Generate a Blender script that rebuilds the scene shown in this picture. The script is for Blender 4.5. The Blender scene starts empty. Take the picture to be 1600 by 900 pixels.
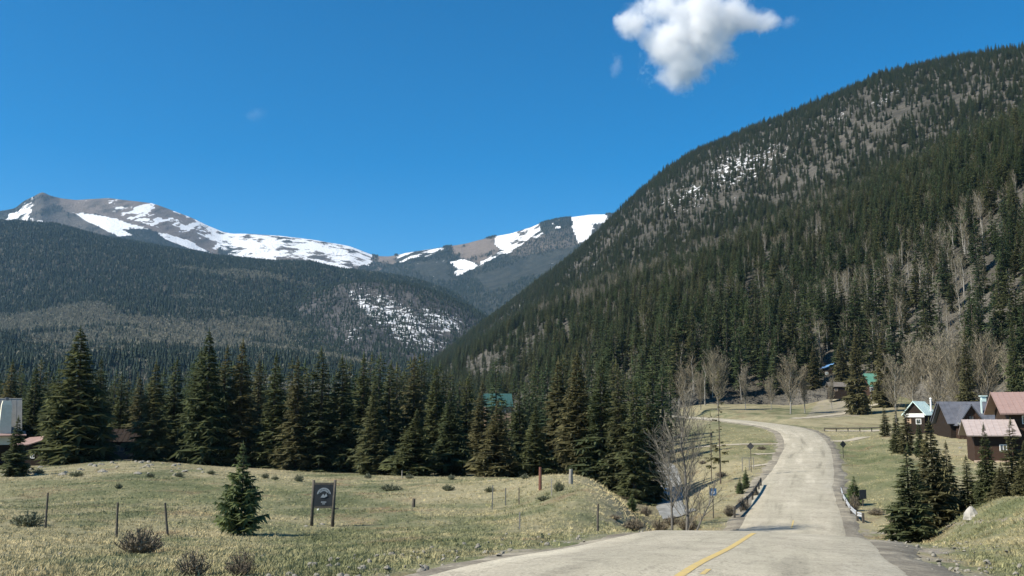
import bpy, math, random
import numpy as np
from mathutils import Vector, Matrix
random.seed(7); RNG = np.random.default_rng(11)
SC = bpy.context.scene
COL = SC.collection

# ------------------------------------------------------------------ camera, sky, sun, exposure
F = 1500.0; TH = math.atan(200/1500.0)
cam_d = bpy.data.cameras.new('camera'); cam = bpy.data.objects.new('camera', cam_d); COL.objects.link(cam)
cam_d.sensor_width = 36; cam_d.lens = F/1600*36; cam_d.clip_start = .1; cam_d.clip_end = 60000
cam.location = (0, 0, 0); cam.rotation_euler = (math.pi/2+TH, 0, 0)
SC.camera = cam
SUN_EL = math.radians(43); SUN_AZ = math.radians(-112)      # azimuth from +Y, clockwise positive; -112 = left and a little behind
sdir = Vector((math.sin(SUN_AZ)*math.cos(SUN_EL), math.cos(SUN_AZ)*math.cos(SUN_EL), math.sin(SUN_EL)))
w = bpy.data.worlds.new('World'); SC.world = w; w.use_nodes = True
nt = w.node_tree; nt.nodes.clear()
sky = nt.nodes.new('ShaderNodeTexSky'); sky.sky_type = 'NISHITA'; sky.sun_disc = False
sky.sun_elevation = SUN_EL; sky.sun_rotation = SUN_AZ
sky.altitude = 2800; sky.air_density = 1.1; sky.dust_density = .25; sky.ozone_density = 3.0
hs = nt.nodes.new('ShaderNodeHueSaturation'); hs.inputs['Saturation'].default_value = 1.47; hs.inputs['Hue'].default_value = .494
bg = nt.nodes.new('ShaderNodeBackground'); bg.inputs[1].default_value = .088
wo = nt.nodes.new('ShaderNodeOutputWorld')
nt.links.new(sky.outputs[0], hs.inputs['Color']); nt.links.new(hs.outputs[0], bg.inputs[0]); nt.links.new(bg.outputs[0], wo.inputs[0])
sl = bpy.data.lights.new('sun', 'SUN'); sl.energy = 4.6; sl.angle = math.radians(.5); sl.color = (1, .925, .80)
so = bpy.data.objects.new('sun', sl); COL.objects.link(so); so.rotation_euler = sdir.to_track_quat('Z', 'Y').to_euler()
SC.view_settings.view_transform = 'Standard'; SC.view_settings.look = 'None'
SC.view_settings.exposure = 0.78; SC.view_settings.gamma = 1
SC.render.engine = 'CYCLES'
SC.cycles.max_bounces = 6; SC.cycles.diffuse_bounces = 3; SC.cycles.glossy_bounces = 2
SC.cycles.volume_bounces = 10; SC.cycles.transparent_max_bounces = 8
SC.cycles.use_denoising = True
HAZE = 3e-5

# ------------------------------------------------------------------ projection helpers
def tz(py): return math.tan(TH+math.atan((450-py)/F))
def P(px, py, Y):
    yn = (450-py)/F; d = math.cos(TH)-yn*math.sin(TH)
    return Vector((Y*((px-800)/F)/d, Y, Y*(math.sin(TH)+yn*math.cos(TH))/d))

# ------------------------------------------------------------------ numpy noise
def _h(ix, iy, s):
    n = (ix*374761393+iy*668265263+s*974711) & 0x7fffffff
    n = ((n ^ (n >> 13))*1274126177) & 0x7fffffff
    return ((n ^ (n >> 16)) & 0xffff)/65535.0
def vnoise(x, y, s=0):
    x = np.asarray(x, float); y = np.asarray(y, float)
    ix = np.floor(x).astype(np.int64); iy = np.floor(y).astype(np.int64); fx = x-ix; fy = y-iy
    fx = fx*fx*(3-2*fx); fy = fy*fy*(3-2*fy)
    a = _h(ix, iy, s); b = _h(ix+1, iy, s); c = _h(ix, iy+1, s); d = _h(ix+1, iy+1, s)
    return (a+(b-a)*fx)*(1-fy)+(c+(d-c)*fx)*fy
def fbm(x, y, o=4, s=0):
    r = 0; a = .5; t = 0
    for k in range(o):
        r = r+a*vnoise(x*2**k, y*2**k, s+k*17); t += a; a *= .5
    return r/t-.5
def sstep(a, b, x):
    t = np.clip((x-a)/(b-a), 0, 1); return t*t*(3-2*t)

# ------------------------------------------------------------------ road centre line
rc = [(-7.6, -16, -.95), (-2.2, 0, -1.66), (-.1, 6, -1.83), (2.05, 12.6, P(0, 899, 12.6).z), (4.3, 20, P(0, 862, 20).z), (6.5, 27, P(0, 836, 27).z),
      (7.75, 31, P(0, 832, 31).z), (10.6, 40, -4.95), (13.8, 50, -6.25), (16.4, 58, -6.95), (19, 66, P(0, 808, 66).z), (21.6, 75, P(0, 784, 75).z), (24.6, 85, P(0, 761, 85).z),
      (29.8, 100, P(0, 737, 100).z), (35.6, 118, P(0, 716, 118).z), (41, 135, P(0, 701, 135).z)]
for a in [(1257, 687, 152), (1247, 675, 170), (1224, 667, 188), (1188, 661.5, 205), (1148, 657, 222), (1104, 653.5, 241), (1060, 650.5, 262), (1005, 647, 292), (930, 645, 330)]:
    v = P(*a); rc.append((v.x, v.y, v.z))
rc = np.array(rc)
def resample(c, step=.8, sm=9):
    s = np.r_[0, np.cumsum(np.linalg.norm(np.diff(c[:, :2], axis=0), axis=1))]
    t = np.arange(0, s[-1], step); o = np.stack([np.interp(t, s, c[:, k]) for k in range(3)], 1)
    k = np.hanning(sm+2)[1:-1]; k /= k.sum(); n = sm//2
    p = np.concatenate([o[:1]+(o[:1]-o[1:n+1][::-1]), o, o[-1:]+(o[-1:]-o[-n-1:-1][::-1])])
    return np.stack([np.convolve(p[:, q], k, 'valid') for q in range(3)], 1)
ROAD = resample(rc, .8, 13)
HW = 2.95
def road_dist(x, y):
    x = np.atleast_1d(np.asarray(x, float)); y = np.atleast_1d(np.asarray(y, float))
    d = np.full(x.shape, 1e9); z = np.zeros(x.shape)
    R = ROAD[::2]
    m = (y < 380) & (y > -30) & (np.abs(x) < 140)
    idx = np.where(m.ravel())[0]
    dr = d.ravel(); zr = z.ravel()
    for i in range(0, len(idx), 20000):
        j = idx[i:i+20000]
        dd = (x.ravel()[j, None]-R[None, :, 0])**2+(y.ravel()[j, None]-R[None, :, 1])**2
        k = dd.argmin(1); dr[j] = np.sqrt(dd[np.arange(len(j)), k]); zr[j] = R[k, 2]
    return dr.reshape(x.shape), zr.reshape(x.shape)

# ------------------------------------------------------------------ near terrain (thin plate spline through surveyed points)
G = []
def g(px, py, Y): v = P(px, py, Y); G.append((v.x, v.y, v.z))
def gz(px, Y, z): G.append(((px-800)/F*Y, Y, z))
for a in [(-12, 0, -2.0), (0, 0, -1.75), (12, 0, -2.1), (-40, 0, -2.6), (40, 0, -2.5), (0, -9, -1.4), (-40, -9, -2), (40, -9, -2)]: G.append(a)
for a in [(0, 896, 16), (300, 896, 15.5), (600, 897, 13.8), (1480, 897, 13.5), (1600, 872, 17), (0, 850, 24), (300, 860, 22), (700, 860, 20),
          (0, 826, 32), (262, 838, 31), (500, 823, 42), (700, 803, 48), (934, 832, 35), (800, 848, 24), (0, 790, 48), (300, 790, 52), (500, 787, 58),
          (800, 790, 52), (1000, 783, 50), (1060, 820, 41), (940, 759, 66), (0, 760, 70), (300, 757, 75), (600, 762, 75), (850, 752, 80),
          (0, 738, 105), (200, 724, 108), (400, 733, 112), (600, 741, 112), (800, 747, 105),
          (1110, 815, 64), (1120, 762, 95), (1160, 737, 108), (1080, 737, 120), (1170, 702, 135), (1080, 702, 150), (1130, 681, 175), (1070, 671, 200),
          (1040, 656, 245), (1100, 641, 265), (1180, 645, 250), (1240, 650, 225), (1100, 629, 300), (1250, 629, 290),
          (1330, 602, 300), (1330, 640, 245), (1330, 655, 215), (1390, 671, 180), (1330, 690, 145), (1400, 712, 115), (1350, 742, 95), (1330, 790, 72),
          (1400, 802, 60), (1370, 830, 50), (1440, 832, 42), (1420, 839, 33), (1500, 812, 34), (1520, 812, 36), (1600, 778, 40), (1540, 786, 41),
          (1520, 712, 110), (1600, 715, 105), (1450, 672, 155), (1600, 642, 220), (1500, 640, 240), (1500, 850, 24), (1600, 828, 26)]: g(*a)
for a in [(1000, 62, -7.6), (1060, 56, -8.4), (1060, 90, -8.6), (985, 88, -8.4), (1040, 115, -8.0), (930, 98, -7.2), (0, 160, -6.6), (400, 160, -7), (800, 160, -7.5),
          (0, 300, -5), (400, 300, -6), (800, 300, -5), (960, 200, -5.5), (400, 600, -2), (800, 600, 0), (0, 600, 0), (1520, 60, -5.7), (1600, 65, -5.2), (1500, 90, -5.1),
          (-700, 30, -3.2), (-700, 110, -5), (-700, 300, -3), (2200, 30, -2), (2200, 110, 0), (2200, 220, 9), (-2500, 30, -3), (3600, 30, -1)]: gz(*a)
G = np.array(G)
def _w(x, y):
    L = np.log(np.maximum(y, -10)+14.0); return np.stack([x/(np.maximum(y, -10)+14.0)*3.2, L], -1)
_c = _w(G[:, 0], G[:, 1])
def _U(r2): return .5*r2*np.log(r2+1e-9)
_K = _U(((_c[:, None]-_c[None])**2).sum(-1))+np.eye(len(G))*2e-4
_Pm = np.c_[np.ones(len(G)), _c]
_A = np.block([[_K, _Pm], [_Pm.T, np.zeros((3, 3))]])
_sol = np.linalg.solve(_A, np.r_[G[:, 2], 0, 0, 0])
def tps(x, y):
    q = _w(x, y); sh = q.shape[:-1]; q = q.reshape(-1, 2); out = np.empty(len(q))
    for i in range(0, len(q), 20000):
        c = q[i:i+20000]; out[i:i+20000] = _U(((c[:, None]-_c[None])**2).sum(-1))@_sol[:len(G)]+_sol[len(G)]+c@_sol[len(G)+1:]
    return out.reshape(sh)
def ground(x, y):
    x = np.atleast_1d(np.asarray(x, float)); y = np.atleast_1d(np.asarray(y, float))
    u = x/(np.maximum(y, -10)+14)
    z = tps(np.clip(u, -2.4, 2.4)*(np.clip(y, -10, 420)+14), np.clip(y, -10, 420))
    z = z+(fbm(x/14, y/14, 3, 3)*.55+fbm(x/3.1, y/3.1, 3, 5)*.16)*sstep(8, 30, np.hypot(x, y))
    f = sstep(380, 800, y); z = z*(1-f)+(-4)*f
    d, rz = road_dist(x, y)
    k = 1-sstep(4.3, 9.5, d); z = z*(1-k)+(rz-.16-.05*np.clip(d-4, 0, 6))*k
    return z
def gv(px, Y, dz=0):                    # point on the ground in the direction of column px
    x = (px-800)/F*Y*1.0
    for _ in range(3):
        z = float(ground(x, Y)[0]); yn = math.tan(math.atan2(z, Y)-TH); x = (px-800)/F*Y/(math.cos(TH)-yn*math.sin(TH))**-1 if False else Y*((px-800)/F)/(math.cos(TH)-yn*math.sin(TH))
    return Vector((x, Y, float(ground(x, Y)[0])+dz))

# ------------------------------------------------------------------ materials
def mat(name, rough=.9, spec=.2):
    m = bpy.data.materials.new(name); m.use_nodes = True
    b = m.node_tree.nodes['Principled BSDF']; b.inputs['Roughness'].default_value = rough; b.inputs['Specular IOR Level'].default_value = spec
    return m, m.node_tree, b
class N:
    def __init__(s, t): s.t = t
    def new(s, k, **kw):
        n = s.t.nodes.new(k)
        for a, v in kw.items(): setattr(n, a, v)
        return n
    def link(s, a, b): s.t.links.new(a, b)
    def pos(s): return s.new('ShaderNodeNewGeometry').outputs['Position']
    def noise(s, scale, detail=4, vec=None, rough=.55, stretch=None, dist=0):
        n = s.new('ShaderNodeTexNoise'); n.inputs['Scale'].default_value = scale; n.inputs['Detail'].default_value = detail
        n.inputs['Roughness'].default_value = rough; n.inputs['Distortion'].default_value = dist
        v = vec if vec is not None else s.pos()
        if stretch:
            mp = s.new('ShaderNodeMapping'); mp.inputs['Scale'].default_value = stretch; s.link(v, mp.inputs[0]); v = mp.outputs[0]
        s.link(v, n.inputs['Vector']); return n.outputs[0]
    def ramp(s, fac, stops, interp='LINEAR'):
        r = s.new('ShaderNodeValToRGB'); e = r.color_ramp.elements; r.color_ramp.interpolation = interp
        while len(e) < len(stops): e.new(.5)
        for q, (p, c) in zip(e, stops): q.position = p; q.color = (c, c, c, 1) if isinstance(c, (int, float)) else (*c, 1)
        s.link(fac, r.inputs[0]); return r.outputs[0]
    def mix(s, f, a, b, mode='MIX'):
        m = s.new('ShaderNodeMix', data_type='RGBA', blend_type=mode)
        for i, v in ((0, f), (6, a), (7, b)):
            if isinstance(v, (int, float)): m.inputs[i].default_value = v
            elif isinstance(v, tuple): m.inputs[i].default_value = (*v, 1)
            else: s.link(v, m.inputs[i])
        return m.outputs[2]
    def math(s, op, a, b=0):
        m = s.new('ShaderNodeMath', operation=op)
        for i, v in ((0, a), (1, b)):
            if isinstance(v, (int, float)): m.inputs[i].default_value = v
            else: s.link(v, m.inputs[i])
        return m.outputs[0]
    def attr(s, name): return s.new('ShaderNodeAttribute', attribute_name=name).outputs['Fac']
    def bump(s, h, b, strength=.5, dist=.05):
        n = s.new('ShaderNodeBump'); n.inputs['Strength'].default_value = strength; n.inputs['Distance'].default_value = dist
        s.link(h, n.inputs['Height']); s.link(n.outputs[0], b.inputs['Normal'])
def simple(name, c1, c2, scale=3, rough=.85, spec=.2, stretch=None, bump=0, metal=0):
    m, t, b = mat(name, rough, spec); n = N(t)
    tc = n.new('ShaderNodeTexCoord').outputs['Object']
    f = n.noise(scale, 4, tc, .6, stretch); n.link(n.ramp(f, [(.3, c1), (.7, c2)]), b.inputs['Base Color'])
    b.inputs['Metallic'].default_value = metal
    if bump: n.bump(f, b, bump, .03)
    return m
def foliage(name, cols, rough=.8, tw=.0):
    m, t, b = mat(name, rough, .12); n = N(t)
    r = n.new('ShaderNodeObjectInfo').outputs['Random']
    base = n.ramp(r, [(i/(len(cols)-1), c) for i, c in enumerate(cols)])
    tint = n.attr('tint'); v = n.ramp(tint, [(0, (.85, .85, .82)), (1, (1.9, 1.8, 1.5))])
    n.link(n.mix(1.0, base, v, 'MULTIPLY'), b.inputs['Base Color'])
    if tw:
        tr = n.new('ShaderNodeBsdfTranslucent'); n.link(n.mix(1.0, base, v, 'MULTIPLY'), tr.inputs[0])
        ms = n.new('ShaderNodeMixShader'); ms.inputs[0].default_value = tw
        o = [q for q in t.nodes if q.type == 'OUTPUT_MATERIAL'][0]
        n.link(b.outputs[0], ms.inputs[1]); n.link(tr.outputs[0], ms.inputs[2]); n.link(ms.outputs[0], o.inputs[0])
    return m
def grass_color(n):
    p = n.pos()
    big = n.noise(.06, 3, p, .5, (1, .45, 1)); mid = n.noise(.35, 4, p, .6, (1, .5, 1)); fine = n.noise(5, 3, p, .7)
    s = n.math('ADD', n.math('MULTIPLY', big, .55), n.math('MULTIPLY', mid, .45))
    c = n.ramp(s, [(.37, (.12, .135, .07)), (.44, (.19, .195, .11)), (.49, (.28, .258, .155)), (.59, (.365, .325, .205))])
    green = n.mix(fine, (.09, .12, .05), (.19, .20, .09))
    c = n.mix(n.math('MULTIPLY', n.attr('green'), .55), c, green)
    patch = n.noise(.22, 5, p, .65, (1, .6, 1)); c = n.mix(n.ramp(patch, [(.56, 0.0), (.66, .75)]), c, (.25, .19, .12)); wd = n.noise(.9, 4, p, .7); c = n.mix(n.ramp(wd, [(.55, 0.0), (.68, .6)]), c, (.12, .13, .075))
    return c, fine, mid
def ground_mat():
    m, t, b = mat('meadow_ground', .95, .1); n = N(t)
    c, fine, mid = grass_color(n)
    d = n.attr('dirt'); dn = n.math('MULTIPLY', n.ramp(n.math('ADD', d, n.math('SUBTRACT', n.noise(.9, 5), .5)), [(.35, 0.0), (.6, 1.0)]), 1)
    c = n.mix(n.ramp(fine, [(.35, .0), (.75, .7)]), n.mix(.8, c, (.62, .62, .6), 'MULTIPLY'), c)
    c = n.mix(dn, c, n.mix(n.noise(3), (.19, .165, .13), (.30, .27, .22)))
    duff = n.mix(n.noise(.4), (.07, .06, .045), (.14, .125, .09))
    c = n.mix(n.attr('forest'), c, duff)
    n.link(c, b.inputs['Base Color']); n.bump(n.math('ADD', fine, mid), b, .7, .12)
    return m
def grass_mat():
    m, t, b = mat('grass_blades', .8, .15); n = N(t)
    c, f, mm = grass_color(n)
    r = n.new('ShaderNodeObjectInfo').outputs['Random']
    c = n.mix(1.0, c, n.ramp(r, [(0, (.9, .92, .82)), (.4, (1.2, 1.16, 1.08)), (.8, (1.6, 1.5, 1.35)), (1, (2.1, 1.95, 1.7))]), 'MULTIPLY')
    n.link(c, b.inputs['Base Color']); return m
def road_mat():
    m, t, b = mat('worn_chipseal', .85, .25); n = N(t)
    uv = n.new('ShaderNodeUVMap').outputs[0]; p = n.pos()
    tracks = n.noise(1.0, 4, uv, .55, (5.0, .05, 1)); fine = n.noise(22, 3, p, .8); blot = n.noise(.5, 5, p, .6); cr = n.noise(2.2, 6, uv, .7, (3, .25, 1), .6)
    c = n.ramp(tracks, [(.30, (.27, .245, .185)), (.42, (.40, .365, .275)), (.55, (.42, .38, .29)), (.70, (.53, .485, .375))])
    c = n.mix(.75, c, n.ramp(fine, [(.3, .45), (.5, .95), (.72, 1.4)]), 'MULTIPLY')
    c = n.mix(.6, c, n.ramp(blot, [(.3, .72), (.7, 1.15)]), 'MULTIPLY')
    c = n.mix(.7, c, n.ramp(cr, [(.5, 1.0), (.52, .55), (.54, 1.0)]), 'MULTIPLY')
    n.link(c, b.inputs['Base Color']); n.bump(fine, b, .5, .02); return m
def mountain_mat(name, soil1, soil2, brown=((.15, .125, .105), (.225, .19, .16)), snow_scale=.02, str_=(1, 1, 1), lo=.5, hi=.56):
    m, t, b = mat(name, .95, .1); n = N(t); p = n.pos()
    a = n.noise(.012, 6, p, .65); f = n.noise(.06, 5, p, .7)
    c = n.mix(n.ramp(a, [(.4, 0.0), (.6, 1.0)]), soil1, soil2)
    c = n.mix(.7, c, n.ramp(f, [(.3, .55), (.7, 1.4)]), 'MULTIPLY')
    br = n.mix(n.ramp(f, [(.35, 0.0), (.65, 1.0)]), *brown)
    c = n.mix(n.attr('bare'), c, br)
    sn = n.noise(snow_scale, 6, p, .68, str_)
    s = n.math('ADD', n.math('MULTIPLY', n.attr('snow'), .55), n.math('SUBTRACT', sn, .28))
    sm = n.math('MULTIPLY', n.ramp(s, [(lo, 0.0), (hi, 1.0)]), n.ramp(n.attr('snow'), [(.02, 0.0), (.12, 1.0)]))
    c = n.mix(sm, c, (.84, .85, .86))
    n.link(c, b.inputs['Base Color']); n.bump(n.math('ADD', a, f), b, .9, 18)
    return m
M = {}
M['ground'] = ground_mat(); M['grass'] = grass_mat(); M['road'] = road_mat()
def shoulder_mat():
    m, t, b = mat('gravel_shoulder', .95, .1); n = N(t); p = n.pos(); a = n.noise(.5, 5, p, .65); f = n.noise(9, 3, p, .8)
    c = n.ramp(a, [(.33, (.14, .125, .10)), (.48, (.20, .182, .145)), (.64, (.32, .29, .225))]); c = n.mix(.8, c, n.ramp(f, [(.3, .5), (.5, .95), (.7, 1.5)]), 'MULTIPLY')
    n.link(c, b.inputs['Base Color']); n.bump(f, b, .8, .04); return m
M['shoulder'] = shoulder_mat()
M['path'] = simple('dirt_track', (.30, .265, .20), (.42, .38, .30), .6, .95, .1)
M['yellow'] = simple('worn_yellow_paint', (.40, .33, .19), (.60, .43, .12), 9, .8)
M['hill'] = mountain_mat('hill_soil', (.075, .070, .056), (.13, .12, .10), snow_scale=.14, str_=(1.3, .42, .5), lo=.47, hi=.50)
M['mtn'] = mountain_mat('mountain_soil', (.045, .05, .04), (.10, .095, .075), snow_scale=.02)
M['spur'] = mountain_mat('spur_soil', (.058, .058, .056), (.11, .105, .10), snow_scale=.05, str_=(.9, .9, 1.2))
M['range'] = mountain_mat('range_soil', (.03, .037, .032), (.055, .06, .05), snow_scale=.007, lo=.61, hi=.65)
SPR = [(.066, .084, .046), (.090, .102, .052), (.074, .092, .052), (.115, .110, .060), (.094, .094, .054)]
M['spruce'] = foliage('spruce_needles', SPR, .75, .38)
M['young'] = foliage('young_spruce_needles', [(.10, .135, .065), (.12, .15, .08)], .75, .4)
M['forest'] = foliage('forest_needles', [(.060, .088, .050), (.082, .110, .056), (.072, .098, .058), (.112, .118, .064), (.094, .106, .056), (.066, .094, .060)], .8, .4)
M['farforest'] = foliage('far_needles', [(.016, .028, .023), (.027, .037, .029), (.020, .031, .025)], .9)
M['aspen'] = foliage('bare_aspen_twigs', [(.13, .12, .10), (.175, .16, .135), (.12, .105, .08), (.15, .14, .115)], .9)
M['faraspen'] = foliage('far_aspen_twigs', [(.14, .14, .118), (.18, .175, .148), (.12, .12, .098)], .9)
M['bark'] = simple('conifer_bark', (.07, .055, .042), (.13, .105, .08), 4, .95)
M['greybark'] = simple('grey_bark', (.10, .095, .085), (.18, .17, .155), 5, .95)
M['palebark'] = simple('pale_aspen_bark', (.20, .19, .165), (.30, .285, .25), 3, .9)
M['twig'] = foliage('bush_twigs', [(.10, .085, .07), (.13, .115, .095)], .9)
M['sage'] = foliage('sage_leaves', [(.13, .14, .105), (.10, .11, .075)], .9)
M['deadtwig'] = foliage('dead_grey_twigs', [(.10, .095, .088), (.135, .128, .118)], .9)
M['rock'] = simple('pale_rock', (.27, .255, .22), (.46, .44, .39), 2, .9, .2, None, .6)
M['darkrock'] = simple('field_stone', (.15, .14, .115), (.32, .30, .25), 2, .95, .1, None, .5)
M['post'] = simple('weathered_post', (.06, .055, .045), (.12, .105, .085), 8, .9)
M['rust'] = simple('rust_red_post', (.13, .06, .042), (.19, .09, .065), 6, .85)
M['greypost'] = simple('grey_wooden_post', (.20, .19, .165), (.31, .29, .25), 6, .9)
M['galv'] = simple('galvanised_steel', (.42, .43, .43), (.56, .57, .57), 2, .5, .5, None, 0, .4)
M['oldrail'] = simple('weathered_guardrail', (.10, .09, .075), (.19, .17, .15), 3, .7)
M['signdark'] = simple('dark_sign_board', (.022, .026, .03), (.035, .04, .045), 5, .6)
M['signlight'] = simple('pale_sign_paint', (.20, .23, .25), (.30, .33, .35), 9, .7)
M['signback'] = simple('sign_back', (.04, .04, .042), (.06, .06, .06), 5, .6)
M['blue'] = simple('blue_sign', (.03, .10, .22), (.04, .13, .27), 3, .5, .4)
M['brown'] = simple('brown_log_wall', (.035, .021, .014), (.062, .037, .025), 2, .85, .2, (1, 1, 8))
M['darkwood'] = simple('dark_wood_wall', (.02, .016, .013), (.038, .028, .022), 2, .9, .1, (1, 1, 8))
M['pink'] = simple('faded_pink_metal', (.26, .175, .15), (.33, .225, .195), 1.2, .55, .4, (1, 4, 1))
M['pinkp'] = simple('pale_pink_metal', (.33, .27, .245), (.42, .355, .33), 1.2, .55, .4, (1, 4, 1))
M['mint'] = simple('mint_metal', (.50, .64, .60), (.62, .74, .70), 1.2, .5, .4)
M['green'] = simple('green_metal', (.09, .24, .17), (.14, .31, .23), 1.2, .5, .4)
M['teal'] = simple('teal_metal', (.025, .075, .07), (.04, .10, .09), 1.2, .5, .4)
M['slate'] = simple('slate_grey_metal', (.085, .09, .105), (.13, .135, .155), 1.2, .5, .4)
M['greymetal'] = simple('light_grey_metal', (.20, .20, .185), (.25, .25, .23), 1.2, .5, .4)
M['bluemetal'] = simple('blue_metal', (.10, .24, .48), (.15, .31, .58), 1.2, .5, .4)
M['white'] = simple('white_paint', (.68, .68, .64), (.8, .8, .76), 2, .7)
M['cream'] = simple('cream_stucco', (.66, .63, .50), (.78, .75, .62), 2, .9)
M['trim'] = simple('tan_trim', (.33, .23, .16), (.42, .30, .21), 2, .8)
M['glass'] = simple('window_glass', (.05, .06, .07), (.09, .10, .11), 1, .12, .8)
M['conc'] = simple('concrete_footing', (.40, .30, .22), (.52, .40, .31), 1, .9)
M['snow'] = simple('old_snow', (.78, .79, .8), (.85, .86, .87), 1, .8)
M['stream'] = simple('creek_water', (.13, .13, .12), (.34, .34, .32), 1.2, .5, .4, (1, 1, 1), .8)
M['wire'] = simple('dark_cable', (.03, .03, .03), (.05, .05, .05), 1, .7)

# ------------------------------------------------------------------ mesh builder
class MB:
    def __init__(s): s.v = []; s.f = []; s.t = []
    def tri(s, a, b, c, t=.5): i = len(s.v); s.v += [tuple(a), tuple(b), tuple(c)]; s.f.append((i, i+1, i+2)); s.t += [t]*3
    def quad(s, a, b, c, d, t=.5): i = len(s.v); s.v += [tuple(a), tuple(b), tuple(c), tuple(d)]; s.f.append((i, i+1, i+2, i+3)); s.t += [t]*4
    def box(s, c, d, rz=0, R=None):
        i = len(s.v); cz, sz = math.cos(rz), math.sin(rz)
        for q in ((-1, -1, -1), (1, -1, -1), (1, 1, -1), (-1, 1, -1), (-1, -1, 1), (1, -1, 1), (1, 1, 1), (-1, 1, 1)):
            v = Vector((q[0]*d[0]/2, q[1]*d[1]/2, q[2]*d[2]/2))
            if R is not None: v = R@v
            s.v.append((c[0]+v.x*cz-v.y*sz, c[1]+v.x*sz+v.y*cz, c[2]+v.z)); s.t.append(.5)
        for f in ((0, 3, 2, 1), (4, 5, 6, 7), (0, 1, 5, 4), (1, 2, 6, 5), (2, 3, 7, 6), (3, 0, 4, 7)): s.f.append(tuple(i+k for k in f))
    def tube(s, pts, rad, n=6, t=.5, cap=True):
        pts = [Vector(p) for p in pts]; rings = []
        for k, p in enumerate(pts):
            d = (pts[min(k+1, len(pts)-1)]-pts[max(k-1, 0)]).normalized()
            a = d.orthogonal().normalized() if k == 0 else (a-d*a.dot(d)).normalized()
            b = d.cross(a); i = len(s.v); rings.append(i)
            for j in range(n):
                q = 2*math.pi*j/n; s.v.append(tuple(p+(a*math.cos(q)+b*math.sin(q))*rad[k])); s.t.append(t)
        for k in range(len(pts)-1):
            for j in range(n): s.f.append((rings[k]+j, rings[k]+(j+1) % n, rings[k+1]+(j+1) % n, rings[k+1]+j))
        if cap: s.f.append(tuple(rings[-1]+j for j in range(n))); s.f.append(tuple(rings[0]+j for j in reversed(range(n))))
    def poly(s, pts, t=.5): i = len(s.v); s.v += [tuple(p) for p in pts]; s.t += [t]*len(pts); s.f.append(tuple(range(i, i+len(pts))))
    def slab(s, pts, th, t=.5):         # convex polygon with thickness along its normal (downwards)
        p = [Vector(q) for q in pts]; nrm = (p[1]-p[0]).cross(p[2]-p[0]).normalized()
        if nrm.z < 0: p.reverse(); nrm = -nrm
        q = [a-nrm*th for a in p]; i = len(s.v); n = len(p)
        s.v += [tuple(a) for a in p+q]; s.t += [t]*(2*n)
        s.f.append(tuple(range(i, i+n))); s.f.append(tuple(i+n+k for k in reversed(range(n))))
        for k in range(n): s.f.append((i+k, i+n+k, i+n+(k+1) % n, i+(k+1) % n))
    def mesh(s, name, m, smooth=False):
        me = bpy.data.meshes.new(name); me.from_pydata(s.v, [], s.f); me.materials.append(m)
        a = me.attributes.new('tint', 'FLOAT', 'POINT'); a.data.foreach_set('value', s.t)
        if smooth: me.polygons.foreach_set('use_smooth', [True]*len(me.polygons))
        me.update(); return me
    def build(s, name, m, parent=None, smooth=False):
        o = bpy.data.objects.new(name, s.mesh(name, m, smooth)); COL.objects.link(o)
        if parent: o.parent = parent
        return o
def tag(o, label=None, cat=None, group=None, kind=None):
    for k, v in (('label', label), ('category', cat), ('group', group), ('kind', kind)):
        if v: o[k] = v
    return o
def empty(name, loc, rz=0, **kw):
    o = bpy.data.objects.new(name, None); COL.objects.link(o); o.location = loc; o.rotation_euler = (0, 0, rz); o.empty_display_size = .3
    return tag(o, **kw)
def grid_mesh(name, X, Y, Z, m, attrs={}, smooth=True, uv=None):
    r, c = X.shape; me = bpy.data.meshes.new(name); n = r*c
    me.vertices.add(n); me.vertices.foreach_set('co', np.stack([X, Y, Z], -1).astype(np.float32).ravel())
    i = np.arange(n).reshape(r, c); q = np.stack([i[:-1, :-1], i[:-1, 1:], i[1:, 1:], i[1:, :-1]], -1).reshape(-1, 4)
    me.loops.add(q.size); me.loops.foreach_set('vertex_index', q.ravel().astype(np.int32))
    me.polygons.add(len(q)); me.polygons.foreach_set('loop_start', np.arange(0, q.size, 4, dtype=np.int32))
    try: me.polygons.foreach_set('loop_total', np.full(len(q), 4, np.int32))
    except Exception: pass
    me.polygons.foreach_set('use_smooth', np.full(len(q), smooth))
    if uv is not None:
        l = me.uv_layers.new(name='UVMap'); l.data.foreach_set('uv', uv.reshape(-1, 2)[q.ravel()].astype(np.float32).ravel())
    for k, v in attrs.items():
        a = me.attributes.new(k, 'FLOAT', 'POINT'); a.data.foreach_set('value', v.astype(np.float32).ravel())
    me.update(calc_edges=True); me.validate(); me.materials.append(m)
    o = bpy.data.objects.new(name, me); COL.objects.link(o); return o
def inpoly(poly, x, y):
    c = np.zeros(np.shape(x), bool); n = len(poly)
    for i in range(n):
        x1, y1 = poly[i]; x2, y2 = poly[(i+1) % n]
        if y1 == y2: continue
        c ^= ((y1 > y) != (y2 > y)) & (x < (x2-x1)*(y-y1)/(y2-y1)+x1)
    return c
def proj(X, Y, Z):                      # world -> photograph pixels (used only to survey where snow lies)
    d = Y*math.cos(TH)+Z*math.sin(TH); return 800+F*X/d, 450-F*(-Y*math.sin(TH)+Z*math.cos(TH))/d

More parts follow.
